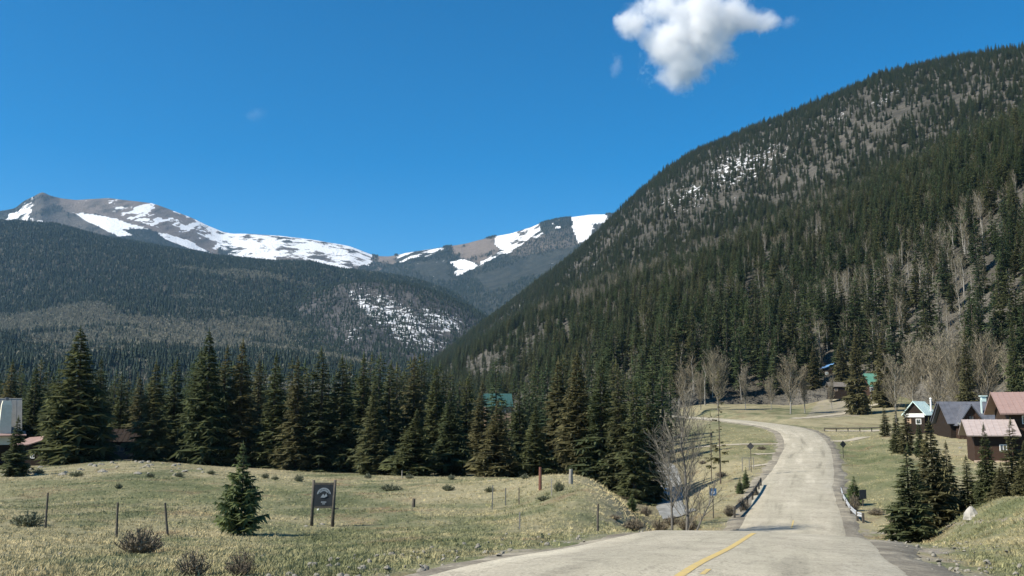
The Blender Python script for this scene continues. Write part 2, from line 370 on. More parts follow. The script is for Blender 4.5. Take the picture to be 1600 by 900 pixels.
# ------------------------------------------------------------------ ground sheet
u = np.r_[np.linspace(-2.6, -.66, 40)[:-1], np.linspace(-.66, .66, 500), np.linspace(.66, 2.6, 40)[1:]]
r = np.r_[np.exp(np.linspace(math.log(3), math.log(420), 370)), np.exp(np.linspace(math.log(420), math.log(14000), 60))[1:]]
U_, R_ = np.meshgrid(u, r); GX = U_*R_; GY = R_-14
GZ = np.empty_like(GX)
for i in range(0, GX.shape[0], 40): GZ[i:i+40] = ground(GX[i:i+40], GY[i:i+40])
gpx, gpy = proj(GX, np.maximum(GY, 3), GZ)
green = np.zeros_like(GX); dirt = np.zeros_like(GX); forest = np.zeros_like(GX)
for pl in [[(1075, 712), (1075, 668), (1130, 662), (1215, 672), (1215, 712)], [(1292, 702), (1292, 682), (1375, 676), (1400, 705), (1350, 716)],
           [(1490, 830), (1530, 795), (1620, 770), (1700, 800), (1700, 832), (1600, 826)], [(520, 900), (700, 862), (860, 838), (960, 830), (960, 850), (760, 900)],
           [(0, 775), (0, 752), (330, 745), (480, 760), (420, 790), (150, 785)], [(1300, 740), (1300, 700), (1420, 700), (1420, 800), (1340, 790)]]:
    green = np.maximum(green, (inpoly(pl, gpx, gpy) & (GY > 9) & (GY < 260))*.75)
gd, _ = road_dist(GX, GY)
for pl, w_ in [([(1395, 836), (1440, 826), (1500, 818), (1560, 812), (1640, 812)], 3.0), ([(1430, 860), (1500, 858), (1560, 856), (1640, 856)], 3.5), ([(1345, 832), (1400, 832), (1420, 834)], 3.5)]:
    pyl = np.interp(gpx, [q[0] for q in pl], [q[1] for q in pl]); dirt = np.maximum(dirt, (np.abs(gpy-pyl) < w_)*(gpx > pl[0][0])*(gpx < pl[-1][0])*(GY < 60)*(GY > 10)*.55)
dirt = np.maximum(dirt, (1-sstep(4.2, 5.6, gd))*.42)
dirt = np.maximum(dirt, inpoly([(960, 835), (930, 808), (1000, 785), (1060, 812), (1075, 832)], gpx, gpy)*(GY < 60)*.36)
dirt = np.maximum(dirt, inpoly([(1255, 655), (1300, 600), (1345, 600), (1345, 650)], gpx, gpy)*(GY > 200)*.5)
forest = np.clip(sstep(108, 126, GY)*(GX < 14), 0, 1); forest = np.maximum(forest, sstep(300, 330, GY))
forest = np.maximum(forest, inpoly([(930, 800), (960, 690), (1050, 700), (1075, 760), (1060, 830)], gpx, gpy)*(GY > 58)*.6)
g_o = grid_mesh('ground', GX, GY, GZ, M['ground'], {'green': green, 'dirt': dirt, 'forest': forest}); tag(g_o, kind='structure')

# ------------------------------------------------------------------ road, shoulders, paths
def ribbon(name, C, offs, m, dz=0.0, kind='structure', jit=0, drape=False):
    T = np.gradient(C[:, :2], axis=0); T /= np.linalg.norm(T, axis=1)[:, None]; Nn = np.stack([T[:, 1], -T[:, 0]], 1)
    offs = np.array(offs, float); s = np.r_[0, np.cumsum(np.linalg.norm(np.diff(C[:, :2], axis=0), axis=1))]
    O = np.tile([o[0] for o in offs], (len(C), 1)).astype(float); Zo = np.tile([o[1] for o in offs], (len(C), 1))
    if jit:
        O[:, 0] += fbm(s/3, s*0+1, 4, 31)*jit*2; O[:, -1] += fbm(s/3, s*0+9, 4, 37)*jit*2
    X = C[:, 0:1]+Nn[:, 0:1]*O; Y = C[:, 1:2]+Nn[:, 1:2]*O; Z = C[:, 2:3]+Zo+dz
    if drape: Z = ground(X, Y)+dz+Zo
    uv = np.stack([O/6.2, np.tile(s[:, None], (1, O.shape[1]))], -1)
    o = grid_mesh(name, X, Y, Z, m, uv=uv); 
    if kind: o['kind'] = kind
    return o
cr = [(-HW-.35, -.12), (-HW, 0), (-2, .03), (-1, .055), (0, .07), (1, .055), (2, .03), (HW, 0), (HW+.35, -.12)]
ribbon('road', ROAD, cr, M['road'], 0, jit=.22)
_w1 = sstep(38, 52, ROAD[:, 1]); wr = 1.15*(1-_w1)+1.1*_w1; wl = .75+.35*_w1
def shoulder():
    C = ROAD; T = np.gradient(C[:, :2], axis=0); T /= np.linalg.norm(T, axis=1)[:, None]; Nn = np.stack([T[:, 1], -T[:, 0]], 1); q = np.arange(len(C))*.8
    a = HW+wr+fbm(q/2.5, q*0, 4, 5)*1.0; bl = HW+wl+fbm(q/2.5, q*0+5, 4, 6)*.8; one = np.ones(len(C))
    O = np.stack([-bl-.5, -bl, -one*2.7, one*2.7, one*(HW+.5), a, a+.6], 1); Zo = np.stack([-one*.5, -.10-.0*one, -.035*one, -.035*one, -.05*one, -.10*one, -.6*one], 1)
    X = C[:, 0:1]+Nn[:, 0:1]*O; Y = C[:, 1:2]+Nn[:, 1:2]*O; tag(grid_mesh('road_shoulder', X, Y, C[:, 2:3]+Zo, M['shoulder']), kind='structure')
shoulder()
# painted line: solid near the crest, a worn length further down the road
def yline(y0, y1, off, wd, label):
    C = ROAD[(ROAD[:, 1] > y0) & (ROAD[:, 1] < y1)]
    z0 = .07-abs(off)*.015+.004
    o = ribbon('centre_line', C, [(off-wd/2, z0), (off+wd/2, z0)], M['yellow'], 0)
    return tag(o, label=label)
yline(8, 27.5, .12, .13, 'solid yellow centre line on the near road')
yline(12.4, 14.2, .36, .07, 'second worn yellow line beside the centre line')
yline(60, 64.5, .0, .09, 'short worn yellow length where the road starts to climb')
def path(name, pts, wd, label=None, m='path'):
    C = resample(np.array([tuple(gv(px, Y)) for px, Y in pts]), 1.0, 5)
    o = ribbon(name, C, [(-wd/2, 0), (0, .03), (wd/2, 0)], M[m], .06, jit=.15, drape=True)
    if label: o['label'] = label
path('driveway', [(1216, 146), (1180, 146), (1130, 149), (1070, 152)], 1.9, 'pale straight driveway across the green meadow left of the bend')
path('driveway', [(1216, 129), (1190, 128), (1172, 127)], 1.6, 'short pale driveway below the green meadow left of the road')
path('driveway', [(1208, 112), (1185, 110), (1158, 110)], 1.5, 'lowest short pale driveway left of the road')
path('driveway', [(1295, 150), (1330, 150), (1352, 154)], 2.6, 'pale driveway leaving the road to the right')
path('dirt_track', [(1240, 214), (1290, 228), (1330, 240), (1380, 252)], 2.4, 'dirt track climbing right from the bend towards the hill')
path('dirt_bank', [(1288, 178), (1330, 178), (1400, 176)], 4.0, 'tan strip of bare earth above the low rail')
path('creek', [(1062, 76), (1056, 84), (1046, 96), (1048, 112), (1040, 130), (1000, 150)], 2.6, 'grey shallow creek below the knoll', 'stream')

# ------------------------------------------------------------------ mountains and hills
def patch(cols, rows, ncol, nrow, amp, seed, scale, tail=True):
    """rows: list of (Ylist, pylist or ('z', list)); returns X,Y,Z grids"""
    cols = np.array(cols, float); pc = np.linspace(cols[0], cols[-1], ncol)
    YY = []; ZZ = []
    for Yl, pl in rows:
        Yc = np.interp(pc, cols, Yl)
        if isinstance(pl, tuple): Zc = np.interp(pc, cols, pl[1])
        else:
            pyk = np.interp(pc, pl[0], pl[1]) if isinstance(pl, list) and isinstance(pl[0], (list, np.ndarray)) else np.interp(pc, cols, pl)
            Zc = Yc*np.tan(TH+np.arctan((450-pyk)/F))
        YY.append(Yc); ZZ.append(Zc)
    YY = np.array(YY); ZZ = np.array(ZZ); n = len(rows)
    t = np.linspace(0, n-1, nrow); i = np.clip(np.floor(t).astype(int), 0, n-2); f = (t-i)[:, None]
    def cm(A):
        p0 = A[np.maximum(i-1, 0)]; p1 = A[i]; p2 = A[i+1]; p3 = A[np.minimum(i+2, n-1)]
        m1 = (p2-p0)/2; m2 = (p3-p1)/2
        return (2*f**3-3*f**2+1)*p1+(f**3-2*f**2+f)*m1+(-2*f**3+3*f**2)*p2+(f**3-f**2)*m2
    Y = cm(YY); Z = cm(ZZ)
    k = np.array([1, 2, 3, 2, 1])/9.0
    for A in (Y, Z):
        B = np.pad(A, ((0, 0), (2, 2)), 'edge'); A[:] = sum(k[j]*B[:, j:j+A.shape[1]] for j in range(5))
    X = Y*(pc[None, :]-800)/F*.99
    fade = np.sin(np.clip(t/(n-2), 0, 1)*math.pi)[:, None]**.6*.9+.1
    rn = 1-np.abs(fbm(X/scale, Y/scale/1.6, 5, seed))*4
    Z = Z+(fbm(X/scale/1.3, Y/scale/2, 5, seed+9)*1.4+rn*.35)*amp*fade
    return X, Y, Z, np.tile(t[:, None], (1, ncol)), np.tile(pc[None], (nrow, 1))
def blob(px, py, cx, cy, rx, ry, ang=0):
    c, s = math.cos(ang), math.sin(ang); dx = px-cx; dy = py-cy
    return np.clip(1-((dx*c+dy*s)/rx)**2-((-dx*s+dy*c)/ry)**2, 0, 1)
# right hand forested hill
hc = [600, 700, 850, 1050, 1200, 1300, 1400, 1500, 1600, 1800, 2200]
hillrows = [([900, 700, 430, 250, 260, 258, 240, 215, 190, 150, 100], ('z', [-12]*6+[-10]*5)),
            ([1000, 800, 500, 290, 300, 292, 275, 250, 225, 190, 140], [640, 635, 631, 630, 624, 606, 622, 617, 612, 600, 590]),
            ([1300, 1100, 800, 620, 600, 580, 560, 520, 480, 430, 380], [612, 584, 516, 448, 405, 370, 335, 295, 255, 200, 120]),
            ([1800, 1600, 1300, 1100, 1050, 1000, 980, 950, 900, 850, 800], [608, 566, 482, 395, 345, 300, 262, 225, 190, 150, 90]),
            ([2700, 2600, 2400, 2300, 2100, 1950, 1800, 1700, 1600, 1500, 1400], [[600, 650, 700, 750, 800, 850, 900, 950, 1000, 1050, 1100, 1200, 1300, 1400, 1500, 1600, 1800, 2200], [604, 588, 558, 520, 486, 451, 414, 369, 323, 283, 252, 216, 180, 139, 117, 103, 82, 50]]),
            ([3500, 3400, 3200, 3000, 2800, 2600, 2500, 2400, 2300, 2200, 2100], ('z', [0, 0, 100, 200, 300, 350, 380, 400, 420, 420, 420]))]
HX, HY, HZ, HT, HP = patch(hc, hillrows, 420, 260, 13, 41, 170)
hpx, hpy = proj(HX, HY, HZ)
hs_ = np.maximum.reduce([blob(hpx, hpy, 1160, 260, 125, 48, -.42), blob(hpx, hpy, 1080, 305, 80, 30, -.35), blob(hpx, hpy, 1390, 150, 80, 16, -.45)*.9, blob(hpx, hpy, 1290, 195, 90, 26, -.42)*.75, blob(hpx, hpy, 940, 400, 90, 60, -.7)*.5, blob(hpx, hpy, 800, 490, 60, 30, -.5)*.55])
hill = grid_mesh('forested_hill', HX, HY, HZ, M['hill'], {'snow': hs_*.42, 'bare': np.zeros_like(HX)}); tag(hill, kind='structure')
# left forested mountain
lc = [-900, -300, 0, 200, 420, 560, 640, 760, 900]
L = [([700]*9, ('z', [-14]*9)),
     ([1100, 1100, 1100, 1100, 1150, 1200, 1300, 1400, 1500], [620, 615, 612, 612, 616, 620, 624, 630, 640]),
     ([2000, 2000, 1900, 1900, 2000, 2100, 2300, 2500, 2700], [545, 540, 535, 530, 545, 555, 570, 590, 615]),
     ([2900, 2800, 2700, 2700, 2800, 3000, 3200, 3400, 3600], [470, 462, 452, 455, 475, 490, 515, 545, 590]),
     ([4200, 4100, 4000, 3900, 3800, 3900, 4000, 4100, 4200], [[-900, -300, 0, 70, 150, 200, 330, 420, 480, 530, 580, 640, 700, 760, 900], [380, 352, 352, 358, 380, 388, 410, 418, 417, 428, 432, 440, 460, 500, 570]]),
     ([5000]*9, ('z', [500, 500, 500, 450, 400, 350, 300, 200, 100]))]
LX, LY, LZ, LT, LP = patch(lc, L, 380, 220, 46, 77, 520)
lpx, lpy = proj(LX, LY, LZ)
lsn = np.maximum.reduce([blob(lpx, lpy, 440, 458, 22, 7), blob(lpx, lpy, 130, 463, 6, 4), blob(lpx, lpy, 190, 446, 5, 4)])
mt = grid_mesh('left_mountain', LX, LY, LZ, M['mtn'], {'snow': lsn*.5, 'bare': np.zeros_like(LX)}); tag(mt, kind='structure')
# snow flecked spur in the middle
sc_ = [380, 470, 560, 640, 700, 760, 860]
S = [([1300]*7, ('z', [-10]*7)), ([1500]*7, [625, 622, 620, 622, 626, 632, 645]),
     ([2100]*7, [560, 545, 540, 545, 560, 580, 620]), ([2500]*7, [520, 500, 488, 492, 508, 535, 590]),
     ([2900]*7, [[380, 440, 480, 530, 580, 640, 680, 720, 750, 800, 860], [520, 490, 462, 446, 444, 450, 462, 478, 494, 535, 600]]), ([3300]*7, ('z', [150]*7))]
SX, SY, SZ, ST, SP = patch(sc_, S, 240, 160, 26, 91, 260)
spx, spy = proj(SX, SY, SZ)
ssn = np.maximum.reduce([blob(spx, spy, 575, 480, 60, 16, .75), blob(spx, spy, 690, 500, 60, 24, .42), blob(spx, spy, 630, 505, 130, 46, .6)*.9, blob(spx, spy, 560, 520, 70, 40)*.55])
sp = grid_mesh('middle_spur', SX, SY, SZ, M['spur'], {'snow': ssn*.66, 'bare': np.zeros_like(SX)}); tag(sp, kind='structure')
# distant snowy range
rcx = [-900, -300, 0, 300, 580, 640, 800, 960, 1150, 1400]
sk = [[-900, -300, -60, 0, 12, 28, 42, 56, 75, 96, 150, 185, 220, 250, 285, 310, 335, 352, 380, 425, 480, 510, 540, 580, 600, 640, 690, 730, 770, 800, 830, 850, 870, 900, 925, 960, 1050, 1150, 1400],
      [400, 372, 345, 335, 325, 318, 311, 318, 322, 324, 321, 324, 328, 337, 349, 360, 370, 373, 373, 375, 381, 386, 391, 405, 407, 400, 393, 388, 378, 373, 364, 357, 353, 349, 346, 345, 350, 370, 420]]
skm = [sk[0], [v+52 for v in sk[1]]]; skl = [sk[0], [v+105 for v in sk[1]]]
R = [([4600]*10, ('z', [-20]*10)), ([5200, 5200, 5200, 5200, 4800, 4800, 4700, 4700, 4700, 4700], skl), ([6100, 6100, 6100, 6200, 6000, 5600, 5500, 5500, 5500, 5500], skm),
     ([7000, 7000, 7000, 7200, 7400, 7000, 6600, 6400, 6400, 6400], sk), ([8200]*10, ('z', [600]*10))]
RX, RY, RZ, RT, RP = patch(rcx, R, 900, 260, 45, 15, 700)
rpx, rpy = proj(RX, RY, RZ)
wob = (fbm(rpx/9, rpy/5, 4, 8))*11+(fbm(rpx/30, rpy/14, 3, 18))*14; qx = rpx+wob; qy = np.maximum(rpy+wob*.5, np.interp(rpx, sk[0], sk[1])+3.5)
def soft(pl, v=1.0): return inpoly(pl, qx, qy)*v
sn = np.maximum.reduce([
    soft([(6, 347), (16, 336), (32, 330), (38, 316), (52, 318), (50, 332), (46, 352), (26, 352)], .8), soft([(48, 341), (66, 344), (90, 354), (80, 358), (55, 352)], .7),
    soft([(110, 331), (145, 334), (190, 344), (232, 357), (208, 360), (186, 356), (208, 367), (188, 371), (160, 358), (136, 346)], 1.0),
    soft([(242, 362), (264, 366), (300, 378), (332, 397), (296, 389), (260, 375)], 1.0),
    soft([(150, 320), (230, 330), (300, 350), (330, 372), (270, 362), (200, 342)], .56),
    soft([(296, 352), (336, 368), (350, 372), (430, 374), (480, 380), (545, 390), (585, 405), (582, 413), (540, 422), (500, 420), (470, 404), (430, 402), (424, 416), (404, 412), (362, 402), (340, 382), (310, 366)], .80),
    soft([(262, 345), (290, 350), (345, 385), (352, 398), (330, 388)], .55),
    soft([(618, 408), (640, 399), (690, 391), (690, 396), (645, 404), (625, 412)], .7),
    soft([(770, 378), (802, 370), (812, 368), (790, 384), (776, 388)], 1.0), soft([(806, 368), (846, 358), (842, 370), (812, 382), (780, 400), (752, 420), (748, 414), (772, 394)], .8),
    soft([(846, 355), (900, 346), (962, 342), (962, 348), (925, 350), (900, 352), (860, 358)], 1.0), soft([(899, 348), (926, 348), (920, 372), (906, 382), (892, 362)], .95),
    soft([(706, 408), (724, 404), (752, 415), (728, 424), (710, 430)], .95), soft([(640, 410), (700, 405), (700, 440), (660, 432)], .42), soft([(740, 432), (860, 395), (900, 380), (880, 420), (760, 455)], .40)])
bare = np.maximum.reduce([soft([(84, 319), (110, 318), (220, 326), (285, 347), (340, 372), (340, 400), (300, 380), (240, 360), (150, 334), (120, 334), (100, 330)], 1.0), soft([(44, 312), (110, 316), (130, 334), (200, 360), (150, 372), (40, 352)], .32),
    soft([(702, 394), (728, 388), (772, 378), (778, 390), (752, 414), (724, 404)], 1.0), soft([(590, 404), (625, 400), (615, 412), (595, 414)], .9), soft([(350, 370), (590, 400), (590, 425), (400, 418)], .5), soft([(770, 378), (960, 345), (960, 375), (800, 400)], .35)])
rel = fbm(rpx/16+rpy/9, rpy/7, 4, 71); bare = np.clip(bare*(1.0+2.2*rel), 0, 1); sn = np.clip(sn+np.clip(bare, 0, 1)*(rel > .12)*.5*(rpx < 360), 0, 1)
rg = grid_mesh('snowy_range', RX, RY, RZ, M['range'], {'snow': sn, 'bare': bare}); tag(rg, kind='structure')

# ------------------------------------------------------------------ tree models
def conifer(h, r, nw, nb, seed, twigs=4, base=.06, shape=1.0, droop=.35, thin=1.0, ragged=.25):
    """spruce / fir: whorls of drooping boughs, each with side sprays; returns crown MB"""
    rd = random.Random(seed); b = MB(); lean = (rd.uniform(-.01, .01)*h, rd.uniform(-.01, .01)*h)
    asym = rd.uniform(0, 6.28)
    for k in range(nw):
        t = (k+.5)/nw; t = base+(1-base)*t**.92
        z = h*t*.985; R0 = r*((1-t)**shape*1.02+.03)*(1+rd.uniform(-ragged, ragged))
        if t < .2: R0 *= .78+t*1.1
        a0 = rd.uniform(0, 6.28); n = max(3, int(nb*(.55+.6*(1-t))+.5))
        for j in range(n):
            a = a0+6.283*j/n+rd.uniform(-.35, .35); Lb = R0*rd.uniform(.68, 1.15)*(1+.12*math.cos(a-asym)); 
            if rd.random() > thin: continue
            d = Vector((math.cos(a), math.sin(a), 0)); s = Vector((-math.sin(a), math.cos(a), 0))
            z0 = z+rd.uniform(-.4, .4)*h/nw; dr = droop*(1.1-t)+rd.uniform(-.1, .12)-(.55 if t > .9 else 0)
            o = Vector((lean[0]*t, lean[1]*t, z0)); tn = rd.random()*.7
            pts = [o, o+d*Lb*.5+Vector((0, 0, -dr*Lb*.42)), o+d*Lb+Vector((0, 0, -dr*Lb*.62+.08*Lb))]
            wd = Lb*.17+.05*r
            b.quad(pts[0], pts[1]+s*wd, pts[2], pts[1]-s*wd, tn)
            for q in range(twigs):
                f = .28+.68*(q+rd.random()*.6)/twigs; e = pts[0].lerp(pts[1], f*2) if f < .5 else pts[1].lerp(pts[2], f*2-1)
                for sg in (1, -1):
                    tl = Lb*(.42-.22*f)*rd.uniform(.7, 1.35)+.05*r; dv = (d*.55+s*sg*.85).normalized()
                    tip = e+dv*tl+Vector((0, 0, rd.uniform(-.85, .2)*tl)); up = Vector((0, 0, tl*rd.uniform(.12, .34)))
                    sd = d*tl*.22
                    b.tri(e+sd+up*.3, tip, e-sd-up*.6, min(1, tn+rd.uniform(0, .35)))
                if rd.random() < .9:
                    tl = Lb*.24; b.tri(e+s*tl*.3, e-s*tl*.3, e+d*tl*.5-Vector((0, 0, tl*rd.uniform(.6, 1.3))), max(0, tn-.2))
    b.tube([(lean[0]*.9, lean[1]*.9, h*.93), (lean[0], lean[1], h*1.02)], [.012*h*.5, .002*h], 4, .6)
    return b
def trunk(h, r, n=7):
    b = MB(); b.tube([(0, 0, -.6), (0, 0, h*.1), (0, 0, h*.5), (0, 0, h*.93)], [r*1.25, r, r*.6, r*.1], n); return b
def bare_tree(h, r, seed, limbs=22, twigs=9, start=.3, up=.9, wd=.035, spread=1.0, sub=2):
    rd = random.Random(seed); tr = MB(); b = MB()
    pts = [Vector((0, 0, -.5))]; 
    for k in range(1, 6): pts.append(Vector((rd.uniform(-.02, .02)*h*k*.5, rd.uniform(-.02, .02)*h*k*.5, h*k/5*.93)))
    rad = [h*.013*(1.2-k/5.3) for k in range(6)]; tr.tube(pts, rad, 6)
    def at(t): f = t*5; i = min(4, int(f)); return pts[i].lerp(pts[i+1], f-i)
    def ribbon(p, q, w0, w1, tn):
        d = (q-p); s = d.cross(Vector((rd.uniform(-1, 1), rd.uniform(-1, 1), rd.uniform(-.2, .2)))).normalized()
        b.quad(p-s*w0, p+s*w0, q+s*w1, q-s*w1, tn)
    for i in range(limbs):
        t = start+(.97-start)*(i+rd.random())/limbs; p = at(t); a = rd.uniform(0, 6.28)
        Lb = r*spread*(1.15-t*.75)*rd.uniform(.7, 1.2)*(.6+1.2*min(1, (t-start)*3+.3)*.5)
        d = Vector((math.cos(a), math.sin(a), up*rd.uniform(.7, 1.5))).normalized()
        q = p+d*Lb*.55+Vector((0, 0, .03*h)); e = q+(d+Vector((0, 0, .5)))*Lb*.45; tn = rd.random()
        ribbon(p, q, wd*1.6, wd, tn); ribbon(q, e, wd, wd*.4, tn)
        for k in range(twigs):
            f = .25+.75*rd.random(); s0 = p.lerp(q, f*1.6) if f < .62 else q.lerp(e, (f-.62)/.38)
            dd = (d*.8+Vector((rd.uniform(-1, 1), rd.uniform(-1, 1), rd.uniform(-.1, 1.1)))).normalized(); l = Lb*rd.uniform(.22, .5)
            s1 = s0+dd*l; tn2 = rd.random(); ribbon(s0, s1, wd*.55, wd*.2, tn2)
            for _ in range(sub):
                s2 = s0.lerp(s1, rd.uniform(.3, .9)); d3 = (dd+Vector((rd.uniform(-1, 1), rd.uniform(-1, 1), rd.uniform(-.3, 1)))).normalized()
                ribbon(s2, s2+d3*l*.5, wd*.4, wd*.15, tn2)
    return tr, b
def far_cone(seed, fat=.2):
    rd = random.Random(seed); b = MB(); n = 6
    for k in range(4):
        z0 = .08+.22*k; z1 = z0+.36 if k < 3 else 1.0; R0 = fat*(1-z0)*1.15
        ring = [Vector((math.cos(6.283*j/n+k)*R0*rd.uniform(.65, 1.2), math.sin(6.283*j/n+k)*R0*rd.uniform(.65, 1.2), z0+rd.uniform(-.04, .04))) for j in range(n)]
        for j in range(n): b.tri(ring[j], ring[(j+1) % n], (0, 0, z1), rd.random()*.8)
    return b
def far_aspen(seed):
    rd = random.Random(seed); b = MB()
    for k in range(26):
        a = rd.uniform(0, 6.28); z = rd.uniform(.3, .85); r0 = .17*math.sin((z-.2)/.8*math.pi)+.04; p = Vector((math.cos(a)*r0*rd.random(), math.sin(a)*r0*rd.random(), z))
        q = p+Vector((math.cos(a)*.07, math.sin(a)*.07, rd.uniform(.1, .24))); s = Vector((rd.uniform(-1, 1), rd.uniform(-1, 1), rd.uniform(-.3, .3))).normalized()*.022
        b.tri(p-s, p+s, q, rd.random())
    b.tube([(0, 0, 0), (0, 0, .9)], [.012, .004], 3, .9)
    return b
SP = []     # (height, crown mesh, trunk mesh) unit heights 1 -> scaled
def proto_tree(crown_mb, h, tr_r, cm, bm, name='crown'):
    return (h, crown_mb.mesh(name, cm), trunk(h, tr_r).mesh('trunk', bm))
for i, (r_, nw, nb, sh, th, rg_) in enumerate([(3.3, 44, 9, .85, .97, .2), (2.5, 46, 8, .8, .95, .25), (2.9, 42, 8, .95, .95, .3), (2.1, 44, 7, .75, .93, .3), (3.6, 40, 9, 1.0, .96, .22)]):
    SP.append(proto_tree(conifer(16, r_, nw, nb, 100+i, 5, .035, sh, .4, th, rg_), 16, .22, M['spruce'], M['bark']))
MD = []
for i, (r_, sh, dr) in enumerate([(2.3, .62, .3), (2.0, .5, .25), (2.6, .7, .35), (2.2, .8, .3), (2.1, .45, .2)]):
    MD.append(proto_tree(conifer(15, r_, 24, 8, 200+i, 2, .08, sh, dr, .95, .3), 15, .2, M['forest'], M['bark']))
YG = proto_tree(conifer(3.2, 1.05, 26, 8, 301, 5, .03, .95, -.25, 1, .3), 3.2, .05, M['young'], M['bark'])
AS = []
for i, (r_, u_, st) in enumerate([(1.9, 1.3, .3), (2.3, 1.0, .2), (1.6, 1.6, .4)]):
    t_, b_ = bare_tree(12, r_*1.3, 400+i, 26, 11, st, u_, .026, 1.05, 2)
    AS.append((12, b_.mesh('twigs', M['aspen']), t_.mesh('trunk', M['palebark'])))
def put(proto, name, loc, h, label, cat, group=None, rz=None, sx=1.0, cname='crown', lean=0):
    s = h/proto[0]
    e = empty(name, loc, random.uniform(0, 6.28) if rz is None else rz, label=label, cat=cat, group=group)
    e.scale = (s*sx, s*sx, s)
    if lean: e.rotation_euler[1] = lean
    for nm, me in ((cname, proto[1]), ('trunk', proto[2])):
        o = bpy.data.objects.new(nm, me); COL.objects.link(o); o.parent = e
    return e
def ordw(i):
    a = ['first', 'second', 'third', 'fourth', 'fifth', 'sixth', 'seventh', 'eighth', 'ninth', 'tenth', 'eleventh', 'twelfth', 'thirteenth', 'fourteenth', 'fifteenth', 'sixteenth', 'seventeenth', 'eighteenth', 'nineteenth']
    if i < 19: return a[i]
    t = ['twent', 'thirt', 'fort', 'fift', 'sixt'][(i+1)//10-2]; k = (i+1) % 10
    return t+('ieth' if k == 0 else 'y-'+a[k-1])
def number(items, phrase, tail=''):
    # items: (px, object, class text); the ordinal counts from the left within its class
    cl = {}
    for px, o, c in items: cl.setdefault(c, []).append((px, o))
    for c, l in cl.items():
        l.sort(key=lambda q: q[0])
        for i, (px, o) in enumerate(l): o['label'] = c if len(l) == 1 else f'{ordw(i)} from the left: {c}'
ORD_unused = ['first', 'second', 'third', 'fourth', 'fifth', 'sixth', 'seventh', 'eighth', 'ninth', 'tenth', 'eleventh', 'twelfth', 'thirteenth', 'fourteenth', 'fifteenth', 'sixteenth', 'seventeenth', 'eighteenth', 'nineteenth', 'twentieth',
       'twenty-first', 'twenty-second', 'twenty-third', 'twenty-fourth', 'twenty-fifth', 'twenty-sixth', 'twenty-seventh', 'twenty-eighth', 'twenty-ninth', 'thirtieth', 'thirty-first', 'thirty-second', 'thirty-third', 'thirty-fourth', 'thirty-fifth', 'thirty-sixth']
# front row: (px, top py, Y, half width px, proto)
row = [(8, 566, 128, 24, 1), (48, 572, 126, 24, 2), (77, 585, 122, 20, 3), (116, 512, 113, 46, 0), (150, 560, 116, 24, 1), (184, 584, 134, 22, 3), (214, 588, 130, 22, 2), (236, 563, 116, 27, 2), (268, 560, 122, 22, 3),
       (306, 545, 119, 27, 1), (320, 516, 117, 34, 0), (346, 541, 121, 24, 3), (372, 532, 118, 32, 1), (400, 560, 126, 20, 3), (425, 553, 118, 28, 1), (462, 560, 116, 27, 2), (500, 545, 117, 30, 3), (532, 556, 118, 33, 2),
       (566, 556, 124, 26, 1), (584, 600, 112, 30, 4), (606, 566, 126, 24, 3), (645, 556, 128, 26, 1), (648, 640, 108, 34, 4), (680, 572, 122, 27, 2), (702, 612, 112, 32, 4), (728, 590, 124, 22, 3), (752, 596, 120, 24, 1),
       (776, 625, 106, 30, 4), (812, 610, 112, 26, 2), (838, 632, 106, 28, 4), (872, 560, 112, 32, 2), (902, 552, 106, 36, 0), (940, 560, 104, 34, 2), (968, 575, 102, 28, 1), (992, 592, 98, 24, 3), (1014, 600, 100, 24, 1)]
row.sort()
for i, (px, top, Y, hw, k) in enumerate(row):
    p = gv(px, Y, -.15); h = P(px, top, Y).z-p.z; pr = SP[k]
    rr = [3.3, 2.5, 2.9, 2.1, 3.6][k]; sx = (hw/F*Y)/(rr*h/16)*1.42
    look = 'tallest' if top < 520 else ('tall' if h > 15 else ('short' if h < 10.5 else 'medium'))+(' broad' if hw >= 31 else ' narrow' if hw <= 22 else '')
    near = 'by the grey roofed house' if px < 90 else 'beside the dark cabin' if px < 240 else 'left of the sign' if px < 480 else 'behind the sign' if px < 540 else 'right of the sign' if px < 740 else 'near the teal roof' if px < 850 else 'above the grassy knoll'
    put(pr, 'spruce_tree', p, h, f'{look} spruce {near}, {ordw(i)} from left in the tree line', 'spruce tree', 'spruces in the tree line across the field', sx=sx)
# rows behind
rb = random.Random(5); hid = []
for i in range(128):
    px = -60+i*8.75+rb.uniform(-6, 6); Y = rb.uniform(132, 185); p = gv(px, Y, -.2)
    top = (572 if px < 300 else 565 if px < 700 else 590 if px < 850 else 566)+rb.uniform(-14, 26)
    if 150 < px < 235: top += 14
    if 740 < px < 815: top = 632+rb.uniform(-10, 14)
    h = P(px, top, Y).z-p.z
    o = put(rb.choice(MD), 'spruce_tree', p, h, 'x', 'spruce tree', 'spruces behind the front row of the tree line', sx=rb.uniform(1.15, 1.6))
    zone = 'by the left houses' if px < 240 else 'left of the sign' if px < 480 else 'right of the sign' if px < 740 else 'near the teal roof' if px < 850 else 'above the grassy knoll'
    hid.append((px, o, f"{'taller' if h > 15 else 'shorter'} spruce hidden behind the front row, {zone}"))
number(hid, '')
